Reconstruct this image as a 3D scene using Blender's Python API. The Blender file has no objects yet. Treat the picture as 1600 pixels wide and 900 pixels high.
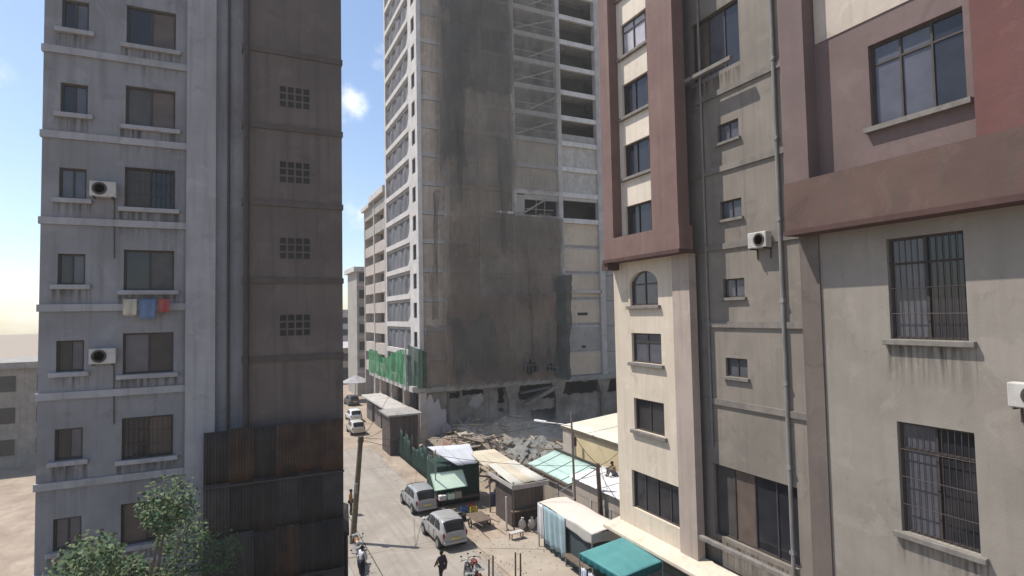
import bpy, bmesh, math, random
from mathutils import Vector, Matrix
rnd = random.Random(7)
S = bpy.context.scene
COL = S.collection
R = math.radians
# ------------------------------------------------------------------ camera
cam = bpy.data.cameras.new('camera'); co = bpy.data.objects.new('camera', cam); COL.objects.link(co)
cam.sensor_width = 36; cam.lens = 20.03; cam.clip_start = .1; cam.clip_end = 6000
yaw, pitch, roll = R(25.8), R(2.6), R(1.1)
fw = Vector((math.sin(yaw)*math.cos(pitch), math.cos(yaw)*math.cos(pitch), math.sin(pitch)))
r0 = Vector((math.cos(yaw), -math.sin(yaw), 0)); u0 = r0.cross(fw)
rr = r0*math.cos(roll)-u0*math.sin(roll); uu = u0*math.cos(roll)+r0*math.sin(roll)
M = Matrix((rr, uu, -fw)).transposed().to_4x4(); M.translation = (0, 0, 13.7)
co.matrix_world = M
S.camera = co
# ------------------------------------------------------------------ sun, sky, exposure
SUN = Vector((-.37, .35, .86)).normalized()
sl = bpy.data.lights.new('sun', 'SUN'); so = bpy.data.objects.new('sun', sl); COL.objects.link(so)
sl.energy = 4.4; sl.angle = R(.6); sl.color = (1, .95, .87)
so.rotation_euler = (-SUN).to_track_quat('-Z', 'Y').to_euler(); so.location = (-20, 20, 90)
W = bpy.data.worlds.new('World'); S.world = W; W.use_nodes = True
nt = W.node_tree; nt.nodes.clear()
def nd(t, k, **kw):
    n = t.nodes.new(k)
    for a, b in kw.items(): setattr(n, a, b)
    return n
out = nd(nt, 'ShaderNodeOutputWorld'); bg = nd(nt, 'ShaderNodeBackground'); bg.inputs[1].default_value = .125
sky = nd(nt, 'ShaderNodeTexSky', sky_type='NISHITA'); sky.sun_disc = False
sky.sun_elevation = math.asin(SUN.z); sky.sun_rotation = math.atan2(SUN.x, SUN.y)
sky.air_density = 1.0; sky.dust_density = .6; sky.ozone_density = 2.2
tc = nd(nt, 'ShaderNodeTexCoord')
mp = nd(nt, 'ShaderNodeMapping'); mp.inputs['Location'].default_value = (3.1, 1.2, .4); mp.inputs['Scale'].default_value = (2.4, 2.4, 5.0)
nz = nd(nt, 'ShaderNodeTexNoise'); nz.inputs['Scale'].default_value = 1.6; nz.inputs['Detail'].default_value = 8; nz.inputs['Roughness'].default_value = .55
rp = nd(nt, 'ShaderNodeValToRGB'); rp.color_ramp.elements[0].position = .58; rp.color_ramp.elements[1].position = .78
L = nt.links.new
L(tc.outputs['Generated'], mp.inputs[0]); L(mp.outputs[0], nz.inputs[0]); L(nz.outputs[0], rp.inputs[0])
# a few cumulus puffs: direction of the puff, its angular radius
last = rp.outputs[0]
nz2 = nd(nt, 'ShaderNodeTexNoise'); nz2.inputs['Scale'].default_value = 13; nz2.inputs['Detail'].default_value = 9; nz2.inputs['Roughness'].default_value = .62
L(tc.outputs['Generated'], nz2.inputs[0])
for d, rad in [((.160, .925, .345), .036), ((.20, .975, .16), .05), ((-.35, .8, .3), .12), ((.7, -.5, .5), .15), ((-.8, -.2, .45), .14), ((.1, -.9, .4), .12)]:
    v = Vector(d).normalized()
    ds = nd(nt, 'ShaderNodeVectorMath', operation='DISTANCE'); ds.inputs[1].default_value = v
    L(tc.outputs['Generated'], ds.inputs[0])
    ad = nd(nt, 'ShaderNodeMath', operation='MULTIPLY_ADD'); ad.inputs[1].default_value = rad*3.2; L(nz2.outputs[0], ad.inputs[0]); L(ds.outputs['Value'], ad.inputs[2])
    mr = nd(nt, 'ShaderNodeMapRange'); mr.inputs[1].default_value = rad*2.55; mr.inputs[2].default_value = rad*1.35; mr.interpolation_type = 'SMOOTHSTEP'; L(ad.outputs[0], mr.inputs[0])
    mx = nd(nt, 'ShaderNodeMath', operation='MAXIMUM'); L(last, mx.inputs[0]); L(mr.outputs[0], mx.inputs[1]); last = mx.outputs[0]
mixw = nd(nt, 'ShaderNodeMixRGB'); mixw.inputs[2].default_value = (7.2, 7.4, 7.7, 1)
L(last, mixw.inputs[0]); L(sky.outputs[0], mixw.inputs[1]); L(mixw.outputs[0], bg.inputs[0]); L(bg.outputs[0], out.inputs[0])
S.view_settings.view_transform = 'Standard'; S.view_settings.look = 'None'
S.view_settings.exposure = .5; S.view_settings.gamma = 1
S.cycles.transparent_max_bounces = 16; S.cycles.max_bounces = 6
# ------------------------------------------------------------------ materials
MATS = {}
def mat(name, col, col2=None, scale=1.2, rough=.85, bump=.15, bscale=18, streak=0., sdir=(3.2, 3.2, .16), dirt=None, metal=0., spec=.3, alpha=None, detail=6):
    """plaster, concrete, paint: two tones by noise, vertical rain streaks, fine bump"""
    if name in MATS: return MATS[name]
    m = bpy.data.materials.new(name); m.use_nodes = True; MATS[name] = m
    t = m.node_tree; b = t.nodes['Principled BSDF']; lk = t.links.new
    b.inputs['Roughness'].default_value = rough; b.inputs['Metallic'].default_value = metal
    b.inputs['Specular IOR Level'].default_value = spec
    c1 = (*col, 1); c2 = (*(col2 or tuple(c*.72 for c in col)), 1)
    tcn = nd(t, 'ShaderNodeTexCoord'); geo = nd(t, 'ShaderNodeNewGeometry')
    n = nd(t, 'ShaderNodeTexNoise'); n.inputs['Scale'].default_value = scale; n.inputs['Detail'].default_value = detail; n.inputs['Roughness'].default_value = .62
    lk(geo.outputs['Position'], n.inputs[0])
    cr = nd(t, 'ShaderNodeValToRGB'); cr.color_ramp.elements[0].position = .36; cr.color_ramp.elements[1].position = .66
    cr.color_ramp.elements[0].color = c2; cr.color_ramp.elements[1].color = c1
    lk(n.outputs[0], cr.inputs[0]); colr = cr.outputs[0]
    if streak:
        mpn = nd(t, 'ShaderNodeMapping'); mpn.inputs['Scale'].default_value = sdir; lk(geo.outputs['Position'], mpn.inputs[0])
        sn = nd(t, 'ShaderNodeTexNoise'); sn.inputs['Scale'].default_value = 1.3; sn.inputs['Detail'].default_value = 5; lk(mpn.outputs[0], sn.inputs[0])
        sr = nd(t, 'ShaderNodeMapRange'); sr.inputs[1].default_value = .5; sr.inputs[2].default_value = .78; sr.inputs[4].default_value = streak; lk(sn.outputs[0], sr.inputs[0])
        mxn = nd(t, 'ShaderNodeMixRGB'); mxn.inputs[2].default_value = (*(dirt or (.09, .08, .07)), 1)
        lk(sr.outputs[0], mxn.inputs[0]); lk(colr, mxn.inputs[1]); colr = mxn.outputs[0]
        pn = nd(t, 'ShaderNodeTexNoise'); pn.inputs['Scale'].default_value = .8; pn.inputs['Detail'].default_value = 9; pn.inputs['Roughness'].default_value = .7; pn.inputs['Distortion'].default_value = .6
        ofs = nd(t, 'ShaderNodeMapping'); ofs.inputs['Location'].default_value = (len(MATS)*3.7, 5.1, 2.2); lk(geo.outputs['Position'], ofs.inputs[0]); lk(ofs.outputs[0], pn.inputs[0])
        pr = nd(t, 'ShaderNodeMapRange'); pr.inputs[1].default_value = .56; pr.inputs[2].default_value = .62; pr.inputs[4].default_value = .28; lk(pn.outputs[0], pr.inputs[0])
        pm = nd(t, 'ShaderNodeMixRGB'); pm.inputs[2].default_value = (*[min(.85, c*1.22+.012) for c in col], 1); lk(pr.outputs[0], pm.inputs[0]); lk(colr, pm.inputs[1]); colr = pm.outputs[0]
        qr = nd(t, 'ShaderNodeMapRange'); qr.inputs[1].default_value = .42; qr.inputs[2].default_value = .34; qr.inputs[4].default_value = .35; lk(pn.outputs[0], qr.inputs[0])
        qm = nd(t, 'ShaderNodeMixRGB'); qm.inputs[2].default_value = (*[c*.6 for c in (col2 or col)], 1); lk(qr.outputs[0], qm.inputs[0]); lk(colr, qm.inputs[1]); colr = qm.outputs[0]
    lk(colr, b.inputs['Base Color'])
    if bump:
        bn = nd(t, 'ShaderNodeTexNoise'); bn.inputs['Scale'].default_value = bscale; bn.inputs['Detail'].default_value = 4; lk(geo.outputs['Position'], bn.inputs[0])
        bp = nd(t, 'ShaderNodeBump'); bp.inputs['Strength'].default_value = bump; bp.inputs['Distance'].default_value = .03
        lk(bn.outputs[0], bp.inputs['Height']); lk(bp.outputs[0], b.inputs['Normal'])
    if alpha is not None:      # woven net: part of each thread gap lets light through
        tr = nd(t, 'ShaderNodeBsdfTransparent'); ms = nd(t, 'ShaderNodeMixShader')
        an = nd(t, 'ShaderNodeTexNoise'); an.inputs['Scale'].default_value = .55; an.inputs['Detail'].default_value = 5
        mp2 = nd(t, 'ShaderNodeMapping'); mp2.inputs['Scale'].default_value = (1.6, 1.6, .5); lk(geo.outputs['Position'], mp2.inputs[0]); lk(mp2.outputs[0], an.inputs[0])
        ar = nd(t, 'ShaderNodeMapRange'); ar.inputs[1].default_value = .3; ar.inputs[2].default_value = .7; ar.inputs[3].default_value = alpha-.16; ar.inputs[4].default_value = min(1, alpha+.14)
        lk(an.outputs[0], ar.inputs[0]); lk(ar.outputs[0], ms.inputs[0]); lk(tr.outputs[0], ms.inputs[1]); lk(b.outputs[0], ms.inputs[2])
        lk(ms.outputs[0], t.nodes['Material Output'].inputs[0])
    return m
def glass(name, col, rough=.08, spec=.5, metal=0.):
    if name in MATS: return MATS[name]
    m = bpy.data.materials.new(name); m.use_nodes = True; MATS[name] = m
    b = m.node_tree.nodes['Principled BSDF']; t = m.node_tree
    geo = nd(t, 'ShaderNodeNewGeometry'); n = nd(t, 'ShaderNodeTexNoise'); n.inputs['Scale'].default_value = 1.7; t.links.new(geo.outputs['Position'], n.inputs[0])
    r = nd(t, 'ShaderNodeValToRGB'); r.color_ramp.elements[0].color = (*[c*.55 for c in col], 1); r.color_ramp.elements[1].color = (*[min(1, c*1.4) for c in col], 1)
    t.links.new(n.outputs[0], r.inputs[0]); t.links.new(r.outputs[0], b.inputs['Base Color'])
    b.inputs['Roughness'].default_value = rough; b.inputs['Specular IOR Level'].default_value = spec; b.inputs['Metallic'].default_value = metal
    return m
cream = mat('cream plaster', (.68, .60, .50), (.60, .525, .43), .5, streak=.25, dirt=(.3, .24, .18), bump=.1)
cream_low = mat('lower cream plaster', (.60, .515, .415), (.54, .46, .365), .4, streak=.3, dirt=(.25, .2, .15), bump=.12)
redp = mat('red brown paint', (.185, .115, .10), (.155, .093, .082), .7, streak=.35, dirt=(.25, .185, .165), bump=.08)
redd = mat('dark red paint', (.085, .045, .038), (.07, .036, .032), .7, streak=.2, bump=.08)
sillm = mat('grey sill concrete', (.22, .20, .18), (.15, .135, .12), 3, bump=.2)
framew = mat('brown window frame', (.07, .055, .05), (.05, .04, .035), 4, rough=.6)
whitep = mat('white frame paint', (.53, .505, .485), (.44, .415, .395), .8, streak=.4, dirt=(.32, .29, .27), bump=.08)
conc = mat('raw concrete', (.33, .31, .28), (.24, .22, .20), .9, streak=.4, dirt=(.15, .135, .12), bump=.25)
concl = mat('light concrete', (.46, .43, .40), (.36, .33, .31), .8, streak=.35, dirt=(.24, .21, .19), bump=.2)
concd = mat('dark concrete', (.15, .135, .125), (.10, .09, .085), .7, streak=.4, dirt=(.06, .055, .05), bump=.25)
blockw = mat('beige block wall', (.50, .41, .33), (.36, .29, .23), .3, streak=.7, dirt=(.17, .135, .11), bump=.25)
blockg = mat('grey rendered wall', (.36, .325, .285), (.29, .27, .25), .5, streak=.45, dirt=(.2, .18, .165), bump=.15)
infillm = mat('grey bay infill', (.27, .27, .29), (.20, .20, .22), .5, streak=.5, dirt=(.36, .35, .36), bump=.1)
podm = mat('battered render', (.31, .26, .215), (.15, .122, .10), .5, streak=.6, dirt=(.09, .075, .065), bump=.5, bscale=5)
plasterp = mat('pale torn plaster', (.50, .45, .43), (.43, .38, .36), .8, bump=.2)
gdark = glass('dark glass', (.025, .025, .03))
ggrey = glass('grey glass', (.09, .09, .105), .15)
gcurt = glass('curtained glass', (.42, .40, .43), .25)
gdull = glass('dusty glass', (.075, .07, .065), .35, .3); gcurt2 = glass('curtain behind glass', (.12, .09, .075), .3, .3)
darkint = mat('dark interior', (.05, .045, .04), (.03, .028, .026), 1)
# ------------------------------------------------------------------ mesh helpers
class MB:
    def __init__(s): s.v = []; s.f = []
    def box(s, x0, x1, y0, y1, z0, z1):
        i = len(s.v)
        s.v += [(x0,y0,z0),(x1,y0,z0),(x1,y1,z0),(x0,y1,z0),(x0,y0,z1),(x1,y0,z1),(x1,y1,z1),(x0,y1,z1)]
        s.f += [tuple(i+k for k in q) for q in ((3,2,1,0),(4,5,6,7),(0,1,5,4),(1,2,6,5),(2,3,7,6),(3,0,4,7))]
        return s
    def hexa(s, p):          # eight corners: bottom ring, top ring
        i = len(s.v); s.v += [tuple(q) for q in p]
        s.f += [tuple(i+k for k in q) for q in ((3,2,1,0),(4,5,6,7),(0,1,5,4),(1,2,6,5),(2,3,7,6),(3,0,4,7))]
        return s
    def slab(s, quad, th):   # quad of four points and a thickness downward
        return s.hexa([(x,y,z-th) for x,y,z in quad]+list(quad))
    def tube(s, p0, p1, r, n=8, r1=None):
        p0, p1 = Vector(p0), Vector(p1); r1 = r if r1 is None else r1
        d = (p1-p0).normalized(); a = d.orthogonal().normalized(); b = d.cross(a); i = len(s.v)
        for p, q in ((p0, r), (p1, r1)):
            for k in range(n):
                w = 2*math.pi*k/n; s.v.append(tuple(p+a*(q*math.cos(w))+b*(q*math.sin(w))))
        s.f += [(i+k, i+(k+1)%n, i+n+(k+1)%n, i+n+k) for k in range(n)]
        s.f += [tuple(i+k for k in reversed(range(n))), tuple(i+n+k for k in range(n))]
        return s
    def path(s, pts, r, n=6):
        for a, b in zip(pts, pts[1:]): s.tube(a, b, r, n)
        return s
    def prism(s, poly, off):  # polygon of 3-D points extruded by a vector
        i = len(s.v); n = len(poly); o = Vector(off)
        s.v += [tuple(p) for p in poly]+[tuple(Vector(p)+o) for p in poly]
        s.f += [tuple(i+k for k in reversed(range(n))), tuple(i+n+k for k in range(n))]
        s.f += [(i+k, i+(k+1)%n, i+n+(k+1)%n, i+n+k) for k in range(n)]
        return s
    def grid(s, fn, nu, nv):
        i = len(s.v)
        for b in range(nv+1):
            for a in range(nu+1): s.v.append(tuple(fn(a/nu, b/nv)))
        for b in range(nv):
            for a in range(nu):
                k = i+b*(nu+1)+a; s.f.append((k, k+1, k+nu+2, k+nu+1))
        return s
    def ell(s, c, rx, ry, rz, nu=12, nv=8):
        def fn(a, b):
            t = 2*math.pi*a; p = math.pi*(b-.5)
            return (c[0]+rx*math.cos(p)*math.cos(t), c[1]+ry*math.cos(p)*math.sin(t), c[2]+rz*math.sin(p))
        return s.grid(fn, nu, nv)
    def build(s, name, m, parent=None, smooth=False, bevel=0, kind=None, solid=0, label=None):
        me = bpy.data.meshes.new(name)
        o = Vector((0, 0, 0))
        q = parent
        while q is not None: o += q.location; q = q.parent
        me.from_pydata([tuple(Vector(p)-o) for p in s.v], [], s.f)
        bm = bmesh.new(); bm.from_mesh(me); bmesh.ops.recalc_face_normals(bm, faces=bm.faces)
        if smooth:
            bmesh.ops.remove_doubles(bm, verts=bm.verts, dist=1e-5)
            for f in bm.faces: f.smooth = True
        bm.to_mesh(me); bm.free()
        me.materials.append(m)
        ob = bpy.data.objects.new(name, me); COL.objects.link(ob)
        if parent is not None: ob.parent = parent
        if bevel:
            b = ob.modifiers.new('bevel', 'BEVEL'); b.width = bevel; b.segments = 2; b.limit_method = 'ANGLE'
        if solid:
            b = ob.modifiers.new('solid', 'SOLIDIFY'); b.thickness = solid
        if kind: ob['kind'] = kind
        if label: ob['label'] = label
        return ob
def thing(name, label, cat, loc=(0,0,0), group=None, rz=0):
    o = bpy.data.objects.new(name, None); COL.objects.link(o); o.location = loc; o.rotation_euler = (0,0,rz)
    o.empty_display_size = .3
    o['label'] = label; o['category'] = cat
    if group: o['group'] = group
    return o
def tag(o, label, cat, group=None):
    o['label'] = label; o['category'] = cat
    if group: o['group'] = group
    return o
def copy_tree(o, parent=None):
    c = o.copy(); COL.objects.link(c)
    if parent is not None: c.parent = parent
    for ch in list(o.children): copy_tree(ch, c)
    return c
def inst(o, loc, name=None):     # another copy of a piece under the same parent, mesh shared
    c = o.copy(); COL.objects.link(c); c.location = loc
    return c
def stain():
    if 'rain stain' in MATS: return MATS['rain stain']
    m = bpy.data.materials.new('rain stain'); m.use_nodes = True; MATS['rain stain'] = m; t = m.node_tree; lk = t.links.new
    b = t.nodes['Principled BSDF']; b.inputs['Base Color'].default_value = (.055, .048, .04, 1); b.inputs['Roughness'].default_value = .95
    g_ = nd(t, 'ShaderNodeNewGeometry'); mp_ = nd(t, 'ShaderNodeMapping'); mp_.inputs['Scale'].default_value = (7, 7, .35); lk(g_.outputs['Position'], mp_.inputs[0])
    n_ = nd(t, 'ShaderNodeTexNoise'); n_.inputs['Scale'].default_value = 1.2; n_.inputs['Detail'].default_value = 6; lk(mp_.outputs[0], n_.inputs[0])
    r_ = nd(t, 'ShaderNodeMapRange'); r_.inputs[1].default_value = .42; r_.inputs[2].default_value = .72; lk(n_.outputs[0], r_.inputs[0])
    c_ = nd(t, 'ShaderNodeTexCoord'); x_ = nd(t, 'ShaderNodeSeparateXYZ'); lk(c_.outputs['Generated'], x_.inputs[0])
    p_ = nd(t, 'ShaderNodeMath', operation='POWER'); p_.inputs[1].default_value = 1.4; lk(x_.outputs['Z'], p_.inputs[0])
    q_ = nd(t, 'ShaderNodeMath', operation='MULTIPLY'); lk(r_.outputs[0], q_.inputs[0]); lk(p_.outputs[0], q_.inputs[1])
    h_ = nd(t, 'ShaderNodeMath', operation='MULTIPLY'); h_.inputs[1].default_value = .75; lk(q_.outputs[0], h_.inputs[0])
    tr = nd(t, 'ShaderNodeBsdfTransparent'); ms = nd(t, 'ShaderNodeMixShader'); lk(h_.outputs[0], ms.inputs[0]); lk(tr.outputs[0], ms.inputs[1]); lk(b.outputs[0], ms.inputs[2]); lk(ms.outputs[0], t.nodes['Material Output'].inputs[0])
    return m
class Fac:
    """a facade: u runs along it, n points out of it"""
    def __init__(s, ox, oy, ux, uy, nx, ny): s.o = (ox, oy); s.u = (ux, uy); s.n = (nx, ny)
    def p(s, u, n, z): return (s.o[0]+s.u[0]*u+s.n[0]*n, s.o[1]+s.u[1]*u+s.n[1]*n, z)
    def box(s, mb, u0, u1, z0, z1, n0, n1):
        return mb.hexa([s.p(u0,n0,z0), s.p(u1,n0,z0), s.p(u1,n1,z0), s.p(u0,n1,z0), s.p(u0,n0,z1), s.p(u1,n0,z1), s.p(u1,n1,z1), s.p(u0,n1,z1)])
    def wall(s, mb, u0, u1, z0, z1, holes, n0, n1):
        us = sorted({u0, u1, *[h[0] for h in holes], *[h[1] for h in holes]}); zs = sorted({z0, z1, *[h[2] for h in holes], *[h[3] for h in holes]})
        us = [u for u in us if u0 <= u <= u1]; zs = [z for z in zs if z0 <= z <= z1]
        def solid(i, j):
            if not (0 <= i < len(us)-1 and 0 <= j < len(zs)-1): return False
            u = (us[i]+us[i+1])/2; z = (zs[j]+zs[j+1])/2
            return not any(h[0] < u < h[1] and h[2] < z < h[3] for h in holes)
        def quad(a, b, c, d):
            i = len(mb.v); mb.v += [a, b, c, d]; mb.f.append((i, i+1, i+2, i+3))
        for i in range(len(us)-1):
            for j in range(len(zs)-1):
                if not solid(i, j): continue
                a, b, c, d = us[i], us[i+1], zs[j], zs[j+1]
                for n in (n0, n1): quad(s.p(a,n,c), s.p(b,n,c), s.p(b,n,d), s.p(a,n,d))
                if not solid(i-1, j): quad(s.p(a,n0,c), s.p(a,n1,c), s.p(a,n1,d), s.p(a,n0,d))
                if not solid(i+1, j): quad(s.p(b,n0,c), s.p(b,n1,c), s.p(b,n1,d), s.p(b,n0,d))
                if not solid(i, j-1): quad(s.p(a,n0,c), s.p(b,n0,c), s.p(b,n1,c), s.p(a,n1,c))
                if not solid(i, j+1): quad(s.p(a,n0,d), s.p(b,n0,d), s.p(b,n1,d), s.p(a,n1,d))
        return mb
    def window(s, parent, u0, u1, z0, z1, n, gm, fm=None, sm=None, mull=1, trans=0, fw_=.07, sill=.16, name='window', bars=0, vary=False):
        """frame with panes set into a hole; n is the depth of the frame face"""
        fm = fm or framew; _off = 0 if n > -.3 else .6
        f = MB(); d = .07
        s.box(f, u0, u1, z0, z0+fw_, n-d, n); s.box(f, u0, u1, z1-fw_, z1, n-d, n)
        s.box(f, u0, u0+fw_, z0+fw_, z1-fw_, n-d, n); s.box(f, u1-fw_, u1, z0+fw_, z1-fw_, n-d, n)
        for k in range(mull):
            u = u0+(u1-u0)*(k+1)/(mull+1); s.box(f, u-fw_*.4, u+fw_*.4, z0+fw_, z1-fw_, n-d*.8, n-.004)
        if trans: s.box(f, u0+fw_, u1-fw_, trans-.03, trans+.03, n-d*.7, n-.008)
        for k in range(bars):
            z = z0+(z1-z0)*(k+1)/(bars+1); s.box(f, u0+fw_, u1-fw_, z-.012, z+.012, n-.02, n+.01)
        w = f.build(name, fm, parent)
        for k in range(mull+1):
            gk_ = gm
            if vary and gm is gdark: gk_ = rnd.choice((gdark, gdark, gdark, ggrey, gdull, gcurt2))
            if vary and k == 0 and rnd.random() < .3: gk_ = gdark
            a = u0+fw_*.6+(u1-u0-fw_*1.2)*k/(mull+1); b = u0+fw_*.6+(u1-u0-fw_*1.2)*(k+1)/(mull+1)
            s.box(MB(), a+.01, b-.01, z0+.03, z1-.03, n-.055-.012*(k % 2), n-.045-.012*(k % 2)).build('pane', gk_, w)
        if sm and vary:
            g_ = MB(); hh_ = rnd.uniform(.7, 1.5); i_ = len(g_.v)
            g_.v += [s.p(u0-.16, .006-_off, z0-.17-hh_), s.p(u1+.16, .006-_off, z0-.17-hh_), s.p(u1+.16, .006-_off, z0-.17), s.p(u0-.16, .006-_off, z0-.17)]; g_.f.append((0, 1, 2, 3))
            g_.build('rain_stain', stain(), w)
        if sm: s.box(MB(), u0-.18, u1+.18, z0-.17, z0-.005, -.05, sill).build('sill', sm, w, bevel=.02)
        return w
exec_parts = []
# ================================================================== ground and road
dirt = mat('tan packed dirt', (.36, .29, .225), (.25, .197, .148), .5, bump=.7, bscale=5, rough=.95, streak=.5, sdir=(1.1, .3, 1), dirt=(.22, .175, .135))
dustroad = mat('dusty concrete paving', (.31, .275, .235), (.245, .215, .183), .35, bump=.25, bscale=10, rough=.9, streak=.75, sdir=(2.2, .07, 1), dirt=(.19, .165, .14))
apronm = mat('dusty pale apron', (.37, .315, .25), (.28, .235, .19), .5, bump=.3, bscale=8, rough=.95)
seam = mat('dark joint filler', (.10, .09, .08), (.07, .065, .06), 2)
g = MB(); n = 60
def gz(a, b):
    x = -900+a*1800; y = -900+b*1800
    return (x, y, 0)
g.grid(gz, 2, 2)
g.build('ground', dirt, kind='structure')
def patch(name, x0, x1, y0, y1, amp, z, m):      # dirt with an uneven surface, edges at ground level
    b = MB()
    def f(u, v):
        e = min(1, 6*min(u, 1-u), 6*min(v, 1-v))
        x = x0+u*(x1-x0); y = y0+v*(y1-y0)
        return (x, y, z+e*amp*(.5+.5*math.sin(x*1.3+math.sin(y*.9)*1.7)*math.cos(y*.8+x*.3)))
    b.grid(f, 44, 60)
    return b.build(name, m, kind='structure', smooth=True)
patch('dirt_shoulder', 12.6, 19.3, 32.5, 60, .07, .003, dirt)
road = thing('road', 'pale dusty concrete street running past the parked cars', 'road', (9, 30, 0)); road['kind'] = 'structure'
del road['label']; del road['category']
MB().box(5.6, 12.62, -20, 61, -.2, .006).build('joint_bed', seam, road)
ys = [-20, -11, -2, 7, 15.5, 24, 33.9, 43.2, 52.4, 61]
for a, b in zip(ys, ys[1:]):
    MB().box(7.0, 12.6, a+.008, b-.008, -.1, .022+rnd.uniform(-.004, .004)).build('road_slab', dustroad, road)
    MB().box(5.65, 6.93, a+.03, b-.05, -.1, .018+rnd.uniform(-.004, .004)).build('road_slab', dustroad, road)
kb = thing('kerb', 'low concrete kerb', 'kerb', (5.4, 20, 0)); kb['kind'] = 'structure'; del kb['label']; del kb['category']
for k in range(28):
    MB().box(5.3, 5.6, -20+3*k+.01, -17+3*k-.01, 0, .13+rnd.uniform(-.006, .006)).build('kerb_stone', conc, kb, bevel=.02)
pv = thing('pavement', 'x', 'x', (2, 20, 0)); pv['kind'] = 'structure'; del pv['label']; del pv['category']
for k in range(12):
    MB().box(2.6, 5.28, -20+7*k+.02, -13+7*k-.02, -.1, .10+rnd.uniform(-.01, .01)).build('paving_slab', conc, pv)
ap = MB(); ap.hexa([(13.0,22,-.1),(16.9,22,-.1),(16.9,31.6,-.1),(12.8,32.7,-.1),(13.0,22,.05),(16.9,22,.05),(16.9,31.6,.06),(12.8,32.7,.06)])
ap.build('forecourt_apron', apronm, kind='structure')
# ================================================================== the tower under construction
T = thing('tower_block', 'tall unfinished concrete tower with white framed left side and open upper floors', 'building', (17.9, 60.5, 0))
FL = [5.9+3.25*k for k in range(18)]; TOP = 64.0
FF = Fac(0, 60.5, 1, 0, 0, -1)
LF = Fac(17.9, 0, 0, 1, -1, 0)
s0 = MB().box(18.05, 45.9, 60.75, 75.2, FL[0]-.32, FL[0]).build('floor_slab', conc, T)
for k in range(1, 18): inst(s0, (0, 0, 3.25*k))
slabe = mat('bright slab edge', (.60, .57, .53), (.5, .47, .44), .8, streak=.25, bump=.15)
e0 = FF.box(MB(), 29.4, 36.3, FL[0]-.5, FL[0]+.06, -.28, .02).build('edge_beam', concl, T)
for k in range(1, 18): inst(e0, (0, 0, 3.25*k))
e0 = FF.box(MB(), 36.3, 42, FL[6]-.5, FL[6]+.08, -.28, .04).build('edge_beam', slabe, T)
for k in range(1, 12): inst(e0, (0, 0, 3.25*k))
e0 = FF.box(MB(), 36.3, 42, FL[1]-.5, FL[1]+.06, -.5, -.27).build('edge_beam', concl, T)
for k in range(1, 5): inst(e0, (0, 0, 3.25*k))
e1 = FF.box(MB(), 18.3, 29.4, FL[0]-.45, FL[0]+.05, -.38, -.19).build('edge_beam', concl, T)
for k in range(1, 18): inst(e1, (0, 0, 3.25*k))
e2 = FF.box(MB(), 42.5, 46, FL[0]-.45, FL[0]+.05, -.38, -.19).build('edge_beam', blockg, T)
for k in range(1, 18): inst(e2, (0, 0, 3.25*k))
c0 = FF.box(MB(), 21.0, 21.6, 5.4, TOP, -.65, .09).build('column', concl, T)
for x in (25.2, 29.45, 35.9): inst(c0, (x-21.0, 0, 0))
FF.box(MB(), 41.75, 42.5, 5.4, TOP, -.65, .12).build('column', concl, T)
FF.box(MB(), 45.6, 46.2, 5.4, TOP, -.65, .05).build('column', conc, T)
for x in (25, 32, 39): MB().box(x, x+.6, 64.2, 64.8, 5.5, TOP).build('inner_column', conc, T)
MB().box(19.5, 46, 66.5, 66.8, 5.5, TOP).build('core_wall', mat('shade dark unplastered brick', (.055, .045, .038), (.035, .03, .026), 1), T)  # inner shade of the open floors is put into the brick colour
MB().box(45.9, 46.15, 61.2, 75.3, 0, TOP).build('side_wall', blockg, T)
MB().box(18.2, 46, 75.3, 75.55, 0, TOP).build('rear_wall', blockg, T)
MB().box(18.0, 46.2, 60.6, 75.6, TOP, TOP+.3).build('roof', conc, T)
def infill(u0, u1, ks, m, n=-.36, top=-.5, h=None):
    o = None
    for k in ks:
        z0 = FL[k]+.06; z1 = z0+h if h else FL[k]+3.25+top
        if o is None: o = FF.box(MB(), u0, u1, z0, z1, n-.18, n+.12).build('infill_wall', m, T); kb0 = k
        else: inst(o, (0, 0, 3.25*(k-kb0)))
infill(18.3, 21.0, range(0, 17), blockw)
infill(21.6, 25.2, range(0, 17), blockg)
infill(25.8, 29.45, [0,1,2,3,4,5,6,7,8,9,10,11,13,15], blockg)
infill(30.05, 35.9, [0,1,2,3,4,5,7,8], blockw)
beigep = mat('warm beige panel', (.55, .45, .34), (.44, .36, .275), .3, streak=.35, dirt=(.3, .24, .19), bump=.15)
infill(36.5, 41.75, [0,2,3,4,5], beigep); infill(36.5, 41.75, [7, 8], mat('pale concrete panel', (.5, .46, .41), streak=.3)); infill(36.5, 41.75, [1], blockg)
infill(36.5, 41.75, [9], blockg, h=1.0)
infill(42.5, 45.6, range(0, 17), blockg)
FF.box(MB(), 36.6, 41.7, 26.8+.95, 28.15, -.5, -.1).build('lintel', concl, T)
FF.box(MB(), 36.3, 41.9, 16.15, 16.5, -.3, .12).build('ledge', concl, T)
for (a, b, z, zz) in ((38.4, 39.9, 13.35, 13.7), (38.9, 39.5, 9.25, 9.6)):
    FF.box(MB(), a, b, z, zz, -.3, -.215).build('vent_slot', darkint, T)
MB().box(29.5, 41.9, 63.2, 63.4, FL[6]-.2, TOP).build('shade_backing_wall', mat('shade dark unplastered brick', (.055, .045, .038)), T)  # wall added behind the open floors, near-black so they read as deep shade
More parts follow.
